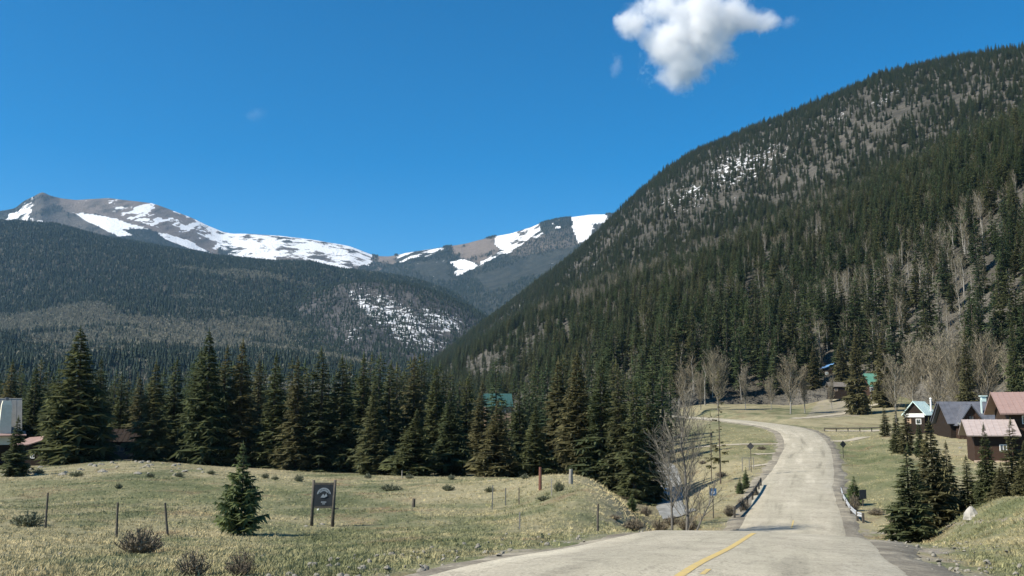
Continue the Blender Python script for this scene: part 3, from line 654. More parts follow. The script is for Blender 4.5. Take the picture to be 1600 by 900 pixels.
# trees on the right, by the houses and the bank
for px, base, top, Y, hw, k, lab in [(1402, 700, 640, 118, 11, 1, 'short dark fir left of the mint roofed chalet, nearer the road'), (1419, 704, 632, 116, 12, 3, 'slim dark fir directly in front of the mint roofed chalet'),
        (1424, 828, 695, 46, 36, 2, 'broad spruce with low sweeping boughs, nearest the right bank'), (1462, 812, 655, 50, 34, 0, 'tall full spruce in front of the grey roofed chalet'), (1484, 800, 690, 52, 22, 1, 'spruce close behind the tall full spruce on the right bank'),
        (1514, 785, 712, 50, 17, 3, 'small spruce between the large pair and the brown house'), (1545, 782, 662, 48, 19, 1, 'slender spruce in front of the brown house annex'), (1585, 780, 655, 47, 21, 3, 'slender spruce at the right edge before the brown house'),
        (1566, 784, 722, 46, 17, 4, 'low spruce between the two slender ones on the right bank'), (1606, 785, 690, 45, 20, 1, 'spruce cut by the right edge of the view'), (1438, 700, 655, 112, 10, 2, 'low dark fir between the slim fir and the tall full spruce'),
        (22, 728, 650, 88, 19, 2, 'lone deep green spruce in front of the grey roofed house'), (1383, 680, 634, 150, 8, 3, 'small dark fir beyond the low rail on the right'),
        (1341, 655, 510, 232, 18, 2, 'tall ragged dark pine just left of the green roofed cabin'), (1384, 640, 505, 245, 17, 1, 'tall dark fir just right of the green roofed cabin'), (1318, 640, 520, 290, 15, 2, 'dark fir behind the weathered hill cabin'), (1272, 645, 540, 292, 12, 3, 'slim dark fir left of the blue roofed cabin'),
        (1515, 640, 515, 190, 14, 1, 'dark fir standing behind the grey chalet ridge'), (1590, 640, 500, 180, 16, 0, 'tall dark spruce behind the pink roof at the right edge')]:
    p = gv(px, Y, -.1); h = P(px, top, Y).z-p.z; rr = [3.3, 2.5, 2.9, 2.1, 3.6][k]
    put(SP[k], 'spruce_tree', p, h, lab, 'spruce tree', sx=(hw/F*Y)/(rr*h/16)*1.3)
p = gv(376, 33.5, -.03); put(YG, 'young_spruce', p, P(0, 692, 33.5).z-p.z, 'young light green spruce alone in the dry field', 'young spruce', rz=1.0, sx=.98)
p = gv(987, 50.5, -.05); put(YG, 'young_spruce', p, .95, 'tiny dark green spruce on the crest of the grassy knoll', 'young spruce', sx=1.2)
for px, Y, h, sx, lab in [(1336, 74, 2.2, 1.1, 'small spruce sapling behind the white guardrail'), (1156, 82, 1.4, 1.0, 'dark sapling at the near end of the left guardrail'), (1166, 86, 1.9, .7, 'thin sapling beside the left guardrail')]:
    put(YG, 'spruce_sapling', gv(px, Y, -.03), h, lab, 'sapling', sx=sx)

# ------------------------------------------------------------------ forest on the hill
hn = (HX.shape[0], HX.shape[1])
def sampler(X, Y, Z, W, n, rng):
    A = np.abs((X[1:, 1:]-X[:-1, :-1])*(Y[1:, :-1]-Y[:-1, 1:])-(X[1:, :-1]-X[:-1, 1:])*(Y[1:, 1:]-Y[:-1, :-1]))/2
    w_ = (A*(W[1:, 1:]+W[:-1, :-1])/2).ravel(); w_ /= w_.sum(); k = rng.choice(len(w_), n, p=w_); i, j = np.divmod(k, X.shape[1]-1)
    a = rng.random(n); b = rng.random(n)
    f = lambda G_: (G_[i, j]*(1-a)+G_[i, j+1]*a)*(1-b)+(G_[i+1, j]*(1-a)+G_[i+1, j+1]*a)*b
    return f(X), f(Y), f(Z)
def coll(name, meshes):
    c = bpy.data.collections.new(name)
    for i, me in enumerate(meshes):
        o = bpy.data.objects.new(f'{name}_{i:02d}', me); c.objects.link(o)
    return c
def scatter(name, x, y, z, scl, meshes, label, cat, sxy=None, lean=.04):
    n = len(x); me = bpy.data.meshes.new(name); me.vertices.add(n)
    me.vertices.foreach_set('co', np.stack([x, y, z], 1).astype(np.float32).ravel())
    S_ = np.stack([scl*(sxy if sxy is not None else 1)]*2+[scl], 1)
    a = me.attributes.new('scl', 'FLOAT_VECTOR', 'POINT'); a.data.foreach_set('vector', S_.astype(np.float32).ravel())
    R3 = np.stack([RNG.normal(0, lean, n), RNG.normal(0, lean, n), RNG.random(n)*6.283], 1)
    a = me.attributes.new('rot', 'FLOAT_VECTOR', 'POINT'); a.data.foreach_set('vector', R3.astype(np.float32).ravel())
    a = me.attributes.new('pick', 'INT', 'POINT'); a.data.foreach_set('value', RNG.integers(0, len(meshes), n).astype(np.int32))
    o = bpy.data.objects.new(name, me); COL.objects.link(o); tag(o, label, cat, kind='stuff')
    t = bpy.data.node_groups.new(name, 'GeometryNodeTree')
    t.interface.new_socket('Geometry', in_out='INPUT', socket_type='NodeSocketGeometry'); t.interface.new_socket('Geometry', in_out='OUTPUT', socket_type='NodeSocketGeometry')
    gi = t.nodes.new('NodeGroupInput'); go = t.nodes.new('NodeGroupOutput'); ip = t.nodes.new('GeometryNodeInstanceOnPoints')
    ci = t.nodes.new('GeometryNodeCollectionInfo'); ci.inputs[0].default_value = coll(name+'_kinds', meshes)
    ci.inputs['Separate Children'].default_value = True; ci.inputs['Reset Children'].default_value = True
    def na(nm, ty): q = t.nodes.new('GeometryNodeInputNamedAttribute'); q.data_type = ty; q.inputs[0].default_value = nm; return q.outputs[0]
    L_ = t.links.new
    L_(gi.outputs[0], ip.inputs['Points']); L_(ci.outputs[0], ip.inputs['Instance']); ip.inputs['Pick Instance'].default_value = True
    L_(na('pick', 'INT'), ip.inputs['Instance Index']); L_(na('scl', 'FLOAT_VECTOR'), ip.inputs['Scale'])
    eu = t.nodes.new('FunctionNodeEulerToRotation'); L_(na('rot', 'FLOAT_VECTOR'), eu.inputs[0]); L_(eu.outputs[0], ip.inputs['Rotation'])
    L_(ip.outputs[0], go.inputs[0])
    md = o.modifiers.new('scatter', 'NODES'); md.node_group = t
    return o
def merged(proto):          # crown and trunk in one mesh for the distant mass
    out = bpy.data.meshes.new('tree'); vs = []; fs = []; mi = []; tt = []
    for q, me in enumerate(proto[1:]):
        k = len(vs); vs += [tuple(v.co) for v in me.vertices]; fs += [tuple(k+i for i in p_.vertices) for p_ in me.polygons]; mi += [q]*len(me.polygons)
        v = [0]*len(me.vertices); me.attributes['tint'].data.foreach_get('value', v); tt += v
    out.from_pydata(vs, [], fs); out.materials.append(proto[1].materials[0]); out.materials.append(proto[2].materials[0]); out.polygons.foreach_set('material_index', mi)
    out.attributes.new('tint', 'FLOAT', 'POINT').data.foreach_set('value', tt); out.update(); return out
pxmask = ((HP > 560) & (HP < 1900))
asp_n = fbm(HX/34, HY/55, 3, 61)*1.15
# aspen stands show as pale clumps between the conifers
lowzone = HT < 2.0
aspW = pxmask*(HT > .98)*(HT < 2.9)*(np.where(lowzone, .6, .25))*sstep(.12, .24, asp_n)*(HP > 840)*(1-.6*sstep(1350, 1500, HP))*np.where(HT < 1.3, .35, 1)
aspW = aspW+pxmask*(HT > .99)*(HT < 2.9)*(HP > 900)*.07+pxmask*(HT > .9)*(HT < 1.12)*(HP > 1060)*(HP < 1620)*.07
upper = sstep(2.8, 3.2, HT)
conW = pxmask*(HT > 1.0)*(HT < 4.12)*(1-sstep(.08, .2, asp_n)*.65*(HT < 3))*(1.0-.25*upper)*np.clip(.05+1.9*(fbm(HX/70, HY/90, 4, 5)+.5), .35, 2.4)
conW = conW*(1+.6*(HT < 1.4)+1.6*sstep(1300, 1420, HP)*(HT < 2.4))
conW = np.maximum(conW, 0)
cx, cy, cz = sampler(HX, HY, HZ, conW*(1+1.0*(1-sstep(1.9, 3.0, HT))*.0), 31000, RNG)
ax_, ay_, az_ = sampler(HX, HY, HZ, aspW, 2300, RNG)
# keep the cabin clearings open
def clear(x, y, z):
    px, py = proj(x, y, z); return ~(inpoly([(1262, 655), (1285, 590), (1345, 585), (1350, 650)], px, py) & (y < 330))
k = clear(cx, cy, cz); cx, cy, cz = cx[k], cy[k], cz[k]; k = clear(ax_, ay_, az_); ax_, ay_, az_ = ax_[k], ay_[k], az_[k]
ppx, ppy = proj(cx, cy, cz); dist = np.where((ppx > -20) & (ppx < 1640), cy, 1e6); order = np.argsort(dist); ni = 140
ch = np.where(cy < 750, 15.2, 13.5)+RNG.normal(0, 3.4, len(cx)); ch = np.clip(ch, 6, 23)*np.where(cy < 700, 1.0, .85)
ch *= 1+.55*fbm(cx/60, cy/80, 3, 14)
csx = RNG.uniform(1.0, 1.5, len(cx))
ROOM = [('on the hill foot left of the bend', 0, 1180), ('on the hill foot above the bend', 1180, 1290), ('around the green roofed cabin', 1290, 1420), ('on the hill behind the chalets', 1420, 1540), ('on the hill above the brown house', 1540, 2400)]
def room(px): return [q[0] for q in ROOM if q[1] <= px < q[2]][0]
hc_ = []; ac_ = []
for q in order[:ni]:
    hh = float(ch[q]); nm = room(ppx[q]); look = 'tall' if hh > 15.5 else 'short' if hh < 11.5 else 'medium sized'
    hc_.append((ppx[q], put(MD[q % 5], 'conifer_tree', (cx[q], cy[q], cz[q]-.3), hh, 'x', 'conifer tree', 'conifers at the foot of the hill', sx=float(csx[q])), f"{look} {'broad' if csx[q] > 1.25 else 'slim'} conifer {nm}"))
number(hc_, '')
rest = order[ni:]
scatter('conifer_forest', cx[rest], cy[rest], cz[rest]-.3, ch[rest]/15.0, [merged(p_) for p_ in MD], 'dense dark conifer forest covering the steep right hand hill', 'forest', sxy=csx[rest])
apx, apy = proj(ax_, ay_, az_); dist = np.where((apx > -20) & (apx < 1640), ay_, 1e6); ao = np.argsort(dist); na_ = 110
ah = np.clip(10.5+RNG.normal(0, 1.8, len(ax_)), 6, 15)
for q in ao[:na_]:
    hh = float(ah[q]); look = 'tall' if hh > 11.5 else 'low' if hh < 9 else 'medium'
    ac_.append((apx[q], put(AS[q % 3], 'aspen_tree', (ax_[q], ay_[q], az_[q]-.3), hh, 'x', 'aspen tree', 'bare aspens at the foot of the hill', sx=1.15, cname='twigs'), f'{look} bare aspen {room(apx[q])}'))
number(ac_, '')
rest = ao[na_:]
scatter('aspen_stands', ax_[rest], ay_[rest], az_[rest]-.3, ah[rest]/12, [merged(p_) for p_ in AS], 'bare grey aspen stands among the conifers on the right hill', 'aspen stand', sxy=np.full(len(rest), 1.2))
# valley floor wood between the tree line and the hill
n = 1500; vx_ = RNG.uniform(-.62, .16, n); vy_ = 190+RNG.random(n)**.8*900; vx_ = vx_*vy_
k = ~((vx_/vy_ > .03) & (vy_ < 330)); vx_, vy_ = vx_[k], vy_[k]
vz_ = ground(vx_, vy_); scatter('valley_wood', vx_, vy_, vz_-.3, np.clip(RNG.normal(.92, .2, len(vx_)), .5, 1.3), [merged(p_) for p_ in MD], 'conifers filling the valley floor behind the tree line', 'wood', sxy=np.full(len(vx_), 1.15))
# far trees
FC = [far_cone(i, f).mesh('far_conifer', M['farforest']) for i, f in enumerate((.17, .21, .25))]
FA = [far_aspen(20+i).mesh('far_aspen', M['faraspen']) for i in range(3)]
asp2 = fbm(LX/420, LY/260, 4, 12)
band = np.maximum.reduce([blob(lpx, lpy, 110, 500, 230, 28, -.12), blob(lpx, lpy, 330, 520, 260, 45, .03), blob(lpx, lpy, 150, 545, 200, 34, 0), blob(lpx, lpy, 250, 480, 160, 14, 0)*.6])
aw = np.clip(band*1.5+asp2*3.4+fbm(LX/150, LY/110, 3, 33)*3.2-.62, 0, .9)*(LT < 3.4)
inm = (LP > -260)*(LP < 900)*(LT > .25)*(LT < 4.06)
lx, ly, lz = sampler(LX, LY, LZ, inm*(1-aw*.93)*(1-.0*LT), 60000, RNG)
scatter('mountain_forest', lx, ly, lz-1, RNG.uniform(11, 19, len(lx)), FC, 'dark conifer forest on the long mountain at left', 'forest')
lx, ly, lz = sampler(LX, LY, LZ, inm*np.maximum(aw, .02), 19000, RNG)
scatter('mountain_aspens', lx, ly, lz-1, RNG.uniform(11, 17, len(lx)), FA, 'pale bare aspen bands low on the left mountain', 'aspen stand', sxy=np.full(len(lx), 1.5))
x_, y_, z_ = sampler(SX, SY, SZ, (ST > 1.2)*(ST < 4.05)*(.5+.5*(ssn < .02)), 12500, RNG)
scatter('spur_forest', x_, y_, z_-1, RNG.uniform(8, 14, len(x_)), FC, 'thin conifers on the snow flecked spur in the middle', 'forest')
rw = (RP > 540)*(RP < 1050)*(RT > .6)*(RT < 3.02)*(sn < .3)*(bare < .6)*1.0+(RP > -200)*(RP <= 540)*(RT > 1.2)*(RT < 2.7)*(sn < .3)*(bare < .3)*.6
x_, y_, z_ = sampler(RX, RY, RZ, rw, 30000, RNG)
scatter('range_forest', x_, y_, z_-1, RNG.uniform(10, 17, len(x_)), FC, 'dark conifers below the snow on the far range', 'forest')

# ------------------------------------------------------------------ finding where a thing stands
def gp(px, py, y0=10, y1=330):
    """walk out along the line of sight until it meets the ground"""
    for Y in np.exp(np.arange(math.log(y0), math.log(y1), .012)):
        v = P(px, py, Y)
        if float(ground(v.x, v.y)[0]) >= v.z: return Vector((v.x, v.y, float(ground(v.x, v.y)[0])))
    v = P(px, py, y1); return Vector((v.x, v.y, float(ground(v.x, v.y)[0])))
def hgt(base, py): return P(0, py, base.y).z-base.z

# ------------------------------------------------------------------ fence posts
def post(px, top, base, rad, m, name, label, lean=0, sq=False, group=None, steel=False):
    p = gp(px, base); h = hgt(p, top); e = MB()
    if steel:       # T-section steel post with studs
        e.box((0, 0, h/2-.2), (.055, .012, h+.4)); e.box((0, .022, h/2-.2), (.012, .032, h+.396))
        for k in range(6): e.box((0, -.012, h*(.25+.12*k)), (.02, .014, .02))
    elif sq: e.box((0, 0, h/2-.2), (rad*2, rad*2, h+.4)); e.box((0, 0, h+.02), (rad*1.5, rad*1.5, .05))
    else: e.tube([(0, 0, -.3), (0, 0, h*.5), (.01, 0, h)], [rad*1.1, rad, rad*.85], 8)
    o = e.build(name, M[m]); o.location = p; o.rotation_euler = (random.uniform(-.03, .03), lean, random.uniform(-.4, .4)); tag(o, label, 'fence post', group)
    return o
gF = 'posts of the old field fence'
post(71, 770, 826, .035, 'post', 'fence_post', 'leftmost dark fence post in the dry field', .0, group=gF)
post(182, 785, 840, .035, 'post', 'fence_post', 'upright dark fence post just left of the brown bush', -.02, group=gF)
post(262, 785, 838, .04, 'post', 'fence_post', 'dark fence post leaning left, just right of the brown bush', -.13, group=gF)
post(350, 803, 829, .032, 'post', 'fence_post', 'short dark fence post in front of the young green spruce', 0, group=gF)
post(934, 787, 832, .042, 'post', 'fence_post', 'dark wooden fence post near the road edge below the knoll', .02, group=gF)
post(811, 762, 790, .04, 'post', 'fence_post', 'taller dark steel fence post in the far field right of the sign', 0, steel=True, group=gF)
post(790, 762, 790, .03, 'greypost', 'fence_post', 'faint grey steel post between two darker posts in the far field', 0, steel=True, group=gF)
post(769, 758, 796, .03, 'greypost', 'fence_post', 'leftmost thin pale post of the three in the far field', .02, steel=True, group=gF)
post(862, 748, 775, .03, 'greypost', 'fence_post', 'thin grey post between the rust red post and the wooden corner post', 0, steel=True, group=gF)
post(812, 800, 828, .03, 'greypost', 'fence_post', 'faint grey post in straw grass nearer the road than the dark steel post', 0, steel=True, group=gF)
post(844, 730, 766, .095, 'rust', 'corner_post', 'thick rust red post in front of the spruces', 0)
post(892, 733, 757, .12, 'greypost', 'corner_post', 'thick grey wooden corner post on top of the grassy knoll', 0)
post(646, 779, 793, .09, 'post', 'post_stump', 'short dark stump standing alone in the field right of the sign', .05)
post(628, 735, 748, .05, 'greypost', 'fence_post', 'tiny pale post at the far field edge by the spruces', 0, group=gF)

# ------------------------------------------------------------------ entrance sign
p = gp(505, 823); s = p.y/F
sg = empty('wooden_sign', p, .05, label='dark square board sign with a pale emblem, hung between two posts', cat='sign')
for x0, x1 in ((-18, -16), (13.5, 16.5)):
    b = MB(); h = hgt(p, 750); b.tube([(x0*s, 0, -.4), ((x0+x1)/2*s, 0, h*.5), (x1*s, 0, h)], [.075, .07, .06], 8); b.build('post', M['post'], sg, True)
bd = MB(); zc = hgt(p, 774); bd.box((.0, -.02, zc), (29*s, .05, 33*s)); board = bd.build('board', M['signdark'], sg)
for z in (zc+17.5*s, zc-17.5*s):
    b = MB(); b.box((0, 0, z), (31*s, .09, .09)); b.build('crossbar', M['post'], sg)
b = MB(); b.box((18*s, 0, zc-20*s), (9*s, .07, .05)); b.build('bracket', M['post'], sg)
def arc(b, cx, cz, r0, r1, a0, a1, y=-.052, n=14):
    for k in range(n):
        q0 = a0+(a1-a0)*k/n; q1 = a0+(a1-a0)*(k+1)/n
        b.slab([(cx+r0*math.cos(q0), y, cz+r0*math.sin(q0)), (cx+r1*math.cos(q0), y, cz+r1*math.sin(q0)), (cx+r1*math.cos(q1), y, cz+r1*math.sin(q1)), (cx+r0*math.cos(q1), y, cz+r0*math.sin(q1))], .01)
b = MB(); arc(b, 0, zc+1*s, 8.8*s, 10.6*s, .1, 3.04); arc(b, 0, zc+1*s, 5.6*s, 7.4*s, .55, 2.6)
for k in range(9):
    a = .35+k*.305; b.box((8*s*math.cos(a), -.052, zc+s+8*s*math.sin(a)), (.035, .012, .045), R=Matrix.Rotation(-(a-1.57), 3, 'Y'))
b.build('emblem_arch', M['signlight'], board)
b = MB(); b.slab([(-5*s, -.055, zc-3*s), (-1*s, -.055, zc+2.6*s), (1.2*s, -.055, zc-.5*s), (3.6*s, -.055, zc+3.6*s), (5.5*s, -.055, zc-1*s), (1*s, -.055, zc-3.4*s)], .012); b.build('emblem_peak', M['signlight'], board)
b = MB(); b.box((0, -.052, zc-10*s), (8*s, .012, 1.6*s)); b.box((0, -.052, zc-12.6*s), (4.5*s, .012, 1.3*s)); b.build('emblem_text', M['signlight'], board)
b = MB(); b.tube([(-9*s, -.02, zc-20*s), (-8*s, -.02, zc-21.5*s)], [.05, .06], 6); b.build('insulator', M['white'], sg)

# ------------------------------------------------------------------ roadside signs, rails, frames
def road_sign(px, base, top, wpx, hpx, m, name, label, yaw=0, diamond=False):
    p = gp(px, base); s = p.y/F*1.0; h = hgt(p, top); e = empty(name, p, yaw, label=label, cat='road sign')
    b = MB(); b.box((0, .03, h/2-.2), (.07, .05, h+.4)); b.build('post', M['post'], e)
    b = MB(); R = Matrix.Rotation(math.pi/4, 3, 'Y') if diamond else None
    b.box((0, -.02, h-hpx*s/2), (wpx*s, .02, hpx*s), R=R); b.build('panel', M[m], e)
    b = MB(); b.box((0, -.035, h-hpx*s/2), (wpx*s*.55, .008, .05)); b.box((0, -.035, h-hpx*s*.68), (wpx*s*.4, .008, .05)); 
    if m == 'blue': b.build('lettering', M['white'], e)
    return e
road_sign(1115, 812, 763, 11, 11, 'blue', 'road_sign', 'small blue square sign on a tall post left of the road')
road_sign(1349, 792, 765, 12, 14, 'signback', 'road_sign', 'dark sign seen from behind, right of the white guardrail', .3)
road_sign(1318, 716, 690, 8, 8, 'signback', 'road_sign', 'dark diamond sign seen from behind, beyond the right guardrail', .3, True)
road_sign(1174, 738, 693, 8, 8, 'signback', 'road_sign', 'dark diamond sign in the meadow, left of the climbing road', -.2, True)
road_sign(1112, 712, 676, 4, 5, 'signback', 'road_sign', 'small dark box on a post below the pale driveway', 0)
def guardrail(pts, m, label, hgt_=.72, flare=None):
    e = empty('guardrail', pts[0], label=label, cat='guardrail'); o = pts[0]
    P_ = [q-o for q in pts]; b = MB(); prof = [(.0, .15), (.045, .11), (.045, .06), (0, .02), (0, -.02), (.045, -.06), (.045, -.11), (0, -.15)]
    for k in range(len(P_)-1):
        for j in range(len(prof)-1):
            d = (P_[k+1]-P_[k]).normalized(); sd = Vector((-d.y, d.x, 0)); z = Vector((0, 0, 1))
            f = lambda pt, pr, off: pt+sd*(pr[0]+off)+z*(hgt_-.16+pr[1])
            for off in (0, .006): b.quad(f(P_[k], prof[j], off), f(P_[k+1], prof[j], off), f(P_[k+1], prof[j+1], off), f(P_[k], prof[j+1], off))
    b.build('rail', M[m], e)
    L_ = 0
    for k in range(len(P_)):
        q = MB(); q.box((P_[k].x, P_[k].y, P_[k].z+hgt_*.5-.15), (.13, .13, hgt_+.32)); q.build('rail_post', M['post'], e)
    return e
pts = [gp(px, py) for px, py in ((1148, 812), (1158, 803), (1168, 793), (1176, 784), (1182, 776), (1186, 769), (1189, 762))]
guardrail(pts, 'oldrail', 'dark weathered guardrail left of the road where it starts to climb', .8)
pts = [gp(px, py) for px, py in ((1349, 817), (1340, 815), (1330, 806), (1323, 795), (1318, 784), (1315, 774))]
guardrail(pts, 'galv', 'pale steel guardrail with a bent end, right of the road', .62)
def frame(px, base, top, wpx, label, name='gate_frame', m='greypost'):
    p = gp(px, base); s = p.y/F; h = hgt(p, top); e = empty(name, p, .1, label=label, cat='frame')
    for x in (-wpx/2*s, wpx/2*s, wpx*.12*s):
        b = MB(); b.box((x, 0, h/2-.1), (.07, .07, h+.2)); b.build('upright', M[m], e)
    b = MB(); b.box((0, 0, h+.035), (wpx*s+.07, .07, .07)); b.build('top_bar', M[m], e)
frame(1169, 736, 716, 18, 'thin wooden frame standing in the meadow left of the road')
# low rail beyond the road
pa, pb = gv(1289, 176), gv(1400, 173); e = empty('low_rail_fence', pa, label='long low dark rail along the tan bank right of the bend', cat='fence')
b = MB(); b.tube([Vector((0, 0, .55)), (pb-pa)*.5+Vector((0, 0, .52)), (pb-pa)+Vector((0, 0, .55))], [.11]*3, 6); b.build('rail', M['post'], e)
for k in range(7):
    q = (pb-pa)*(k/6); zz = float(ground(pa.x+q.x, pa.y+q.y)[0])-pa.z; b = MB(); b.box((q.x, q.y+.15, zz+.25), (.14, .14, .9)); b.build('fence_post', M['post'], e)

# ------------------------------------------------------------------ bushes
def bush(seed, r, h, n, m1, wd=.02, tip=True, upr=.5):
    rd = random.Random(seed); b = MB()
    for k in range(n):
        a = rd.uniform(0, 6.28); rr = r*rd.random()**.6; el = rd.uniform(.25, 1)
        p0 = Vector((math.cos(a)*rr*.25, math.sin(a)*rr*.25, -.05)); p1 = Vector((math.cos(a)*rr, math.sin(a)*rr, h*(1-(rr/r)**2*.55)*rd.uniform(.45, 1.05)))
        s = Vector((rd.uniform(-1, 1), rd.uniform(-1, 1), .1)).normalized()*wd; t = rd.random()
        b.quad(p0-s, p0+s, p1+s*.4, p1-s*.4, t)
        for _ in range(4):
            q = p0.lerp(p1, rd.uniform(.45, 1)); d = Vector((rd.uniform(-1, 1), rd.uniform(-1, 1), rd.uniform(-.1, 1.2))).normalized()*h*rd.uniform(.1, .26)
            s2 = Vector((rd.uniform(-1, 1), rd.uniform(-1, 1), rd.uniform(-1, 1))).normalized()*wd*1.3; b.tri(q-s2, q+s2, q+d, t)
    return b.mesh('bush', M[m1])
BU = [bush(1, .9, .8, 230, 'twig'), bush(2, .7, .9, 150, 'twig', .015), bush(3, .6, .45, 150, 'sage', .025), bush(4, .8, .6, 170, 'sage', .025)]
def put_bush(k, px, py, wpx, hpx, name, label, group=None):
    p = gp(px, py); s = p.y/F; o = bpy.data.objects.new(name, BU[k]); COL.objects.link(o); o.location = p
    r0, h0 = ((.9, .8), (.7, .9), (.6, .45), (.8, .6))[k]; o.scale = (wpx*s/2/r0, wpx*s/2/r0, hpx*s/h0); o.rotation_euler[2] = random.uniform(0, 6); tag(o, label, 'bush', group); return o
put_bush(0, 219, 866, 76, 42, 'brown_bush', 'wide dark brown leafless bush beside the fence posts')
put_bush(1, 300, 903, 62, 44, 'brown_bush', 'spiky brown bush at the lower left edge, left of its twin')
put_bush(1, 378, 902, 56, 42, 'brown_bush', 'spiky brown bush at the lower left edge, right of its twin')
put_bush(3, 45, 822, 60, 22, 'sage_bush', 'low brown scrub beside the leftmost fence post')
for i, (px, py, w_, h_, lab) in enumerate([(185, 765, 14, 9, 'small dark bush in the green strip below the big spruce'), (610, 767, 40, 11, 'wide low sage patch right of the sign near the field edge'), (700, 767, 24, 10, 'round dark sage bush in the middle of the far field'),
        (765, 769, 20, 9, 'small sage bush left of the thin steel posts'), (873, 768, 20, 17, 'dark bush between the red post and grey corner post'), (467, 753, 17, 12, 'dark clump just left above the sign'), (415, 748, 14, 9, 'small dark clump behind the young green spruce'),
        (430, 750, 14, 7, 'tiny clump left of the dark clump by the sign'), (575, 748, 14, 8, 'small clump at the far field edge right of the sign'), (640, 748, 16, 7, 'small clump by the tiny pale post'), (705, 750, 14, 8, 'small dark clump at the spruce edge in the middle'),
        (820, 749, 16, 9, 'dark clump left of the rust red post'), (235, 747, 16, 8, 'small clump in front of the dark cabin'), (280, 745, 18, 8, 'small clump at the tree line left of the young spruce'), (60, 742, 22, 9, 'low clump in front of the left house'),
        (120, 745, 26, 9, 'low rough clump under the biggest spruce'), (850, 783, 30, 7, 'reddish low scrub in the field left of the lone road post'), (330, 741, 16, 7, 'little clump under the tall middle spruce')]):
    put_bush(2+i % 2, px, py, w_, h_, 'sage_bush', lab, 'sage bushes in the far field')
for i, (px, py, w_, h_, lab) in enumerate([(990, 828, 40, 18, 'largest brown scrub bush on the cut bank by the road'), (1030, 832, 34, 20, 'brown scrub bush at the foot of the bank near the crest'), (1075, 831, 36, 26, 'brown bush at the foot of the big bare tree'), (1008, 806, 26, 16, 'brown scrub bush high on the cut bank'),
        (960, 812, 26, 8, 'flat scrub right of the lone road post'), (1050, 822, 30, 16, 'scrub bush between the bank and the bare tree'), (1140, 806, 22, 18, 'tangled brush at the near end of the left guardrail'), (1160, 800, 24, 22, 'brush growing through the left guardrail'), (1180, 778, 14, 16, 'brush at the far end of the left guardrail'),
        (1335, 800, 22, 26, 'brown brush behind the pale guardrail'), (1190, 703, 18, 6, 'low brush by the green meadow'), (1128, 746, 24, 9, 'dark low bush under the thin pine'), (1155, 765, 16, 10, 'reddish bush in the meadow below the thin pine'), (1395, 818, 30, 14, 'pale scrub left of the large spruce on the right'),
        (1370, 805, 30, 12, 'grey scrub in the hollow right of the guardrail'), (1098, 726, 16, 6, 'small dark brush behind the bare tree')]):
    put_bush(i % 2, px, py, w_, h_, 'scrub_bush', lab, 'scrub along the road')

# ------------------------------------------------------------------ bare trees near the creek and the thin pine
t_, b_ = bare_tree(13, 4.6, 900, 44, 20, .06, 1.5, .03, 1.0, 3)
put((13, b_.mesh('twigs', M['deadtwig']), t_.mesh('trunk', M['greybark'])), 'bare_tree', gv(1073, 58, -.2), P(0, 632, 58).z-gv(1073, 58).z, 'large grey leafless tree with dense twigs beside the road bank', 'bare tree', rz=.5, cname='twigs', sx=1.0)
t_, b_ = bare_tree(8, 2.2, 901, 16, 10, .25, 1.4, .03, 1.0, 2)
put((8, b_.mesh('twigs', M['deadtwig']), t_.mesh('trunk', M['greybark'])), 'bare_tree', gv(1082, 57, -.1), 4.0, 'leaning grey bare tree beside the large leafless one', 'bare tree', cname='twigs', rz=0, lean=.42)
put((8, b_.mesh('twigs', M['deadtwig']), t_.mesh('trunk', M['greybark'])), 'bare_tree', gv(1050, 64, -.1), 6.0, 'smaller bare tree left of the large leafless one', 'bare tree', cname='twigs', rz=2)
tp = conifer(14, 1.5, 12, 6, 77, 6, .14, .55, .1, .55, .5)
for px, Y, top, lab in [(1126, 96, 574, 'tall thin pine with sparse tufted branches in the meadow'), (1112, 104, 640, 'thinner dark pine just left of the tall thin pine')]:
    put((14, tp.mesh('crown', M['spruce']), trunk(14, .12).mesh('trunk', M['bark'])), 'thin_pine', gv(px, Y, -.1), P(0, top, Y).z-gv(px, Y).z, lab, 'pine tree', sx=.75)
BG = []
t_, b_ = bare_tree(11, 4.0, 950, 46, 26, .08, 1.5, .04, 1.0, 3); BG.append((11, b_.mesh('twigs', M['aspen']), t_.mesh('trunk', M['greybark'])))
for sd_, r_, u_ in ((951, 3.1, 1.9), (952, 3.6, 1.2)):
    t_, b_ = bare_tree(11, r_, sd_, 40, 24, .16, u_, .035, 1.0, 3); BG.append((11, b_.mesh('twigs', M['aspen']), t_.mesh('trunk', M['palebark'])))
for px, Y, top, sx, lab in [(1235, 236, 560, 1.1, 'large round bare tree right above the bend of the road'), (1258, 240, 575, .9, 'bare tree just right of the large round one at the bend'), (1122, 262, 552, .9, 'tall bare tree above the far road left of the bend'), (1165, 268, 575, .8, 'grey bare tree between the tall one and the bend'),
        (1070, 262, 572, .9, 'bare tree where the far road disappears'), (1095, 270, 585, .7, 'small bare tree by the far end of the road'), (1205, 262, 590, .8, 'bare bushy tree behind the large round one'), (1300, 250, 590, .8, 'bare tree under the blue roofed cabin'), (1400, 200, 560, .9, 'bare tree left of the mint roofed chalet'),
        (1430, 205, 535, .9, 'tall bare tree behind the mint roofed chalet'), (1470, 200, 525, 1.0, 'tall bare tree behind the grey roofed chalet'), (1500, 195, 540, .9, 'bare tree rising over the grey chalet ridge'), (1545, 190, 530, .9, 'bare tree left behind the brown house'), (1585, 185, 545, .9, 'bare tree behind the pink roof at the right edge')]:
    p = gv(px, Y, -.2); put(BG[int(px) % 3], 'bare_tree', p, (P(0, top, Y).z-p.z)*.95, lab, 'bare tree', 'bare trees at the foot of the hill', cname='twigs', sx=sx)

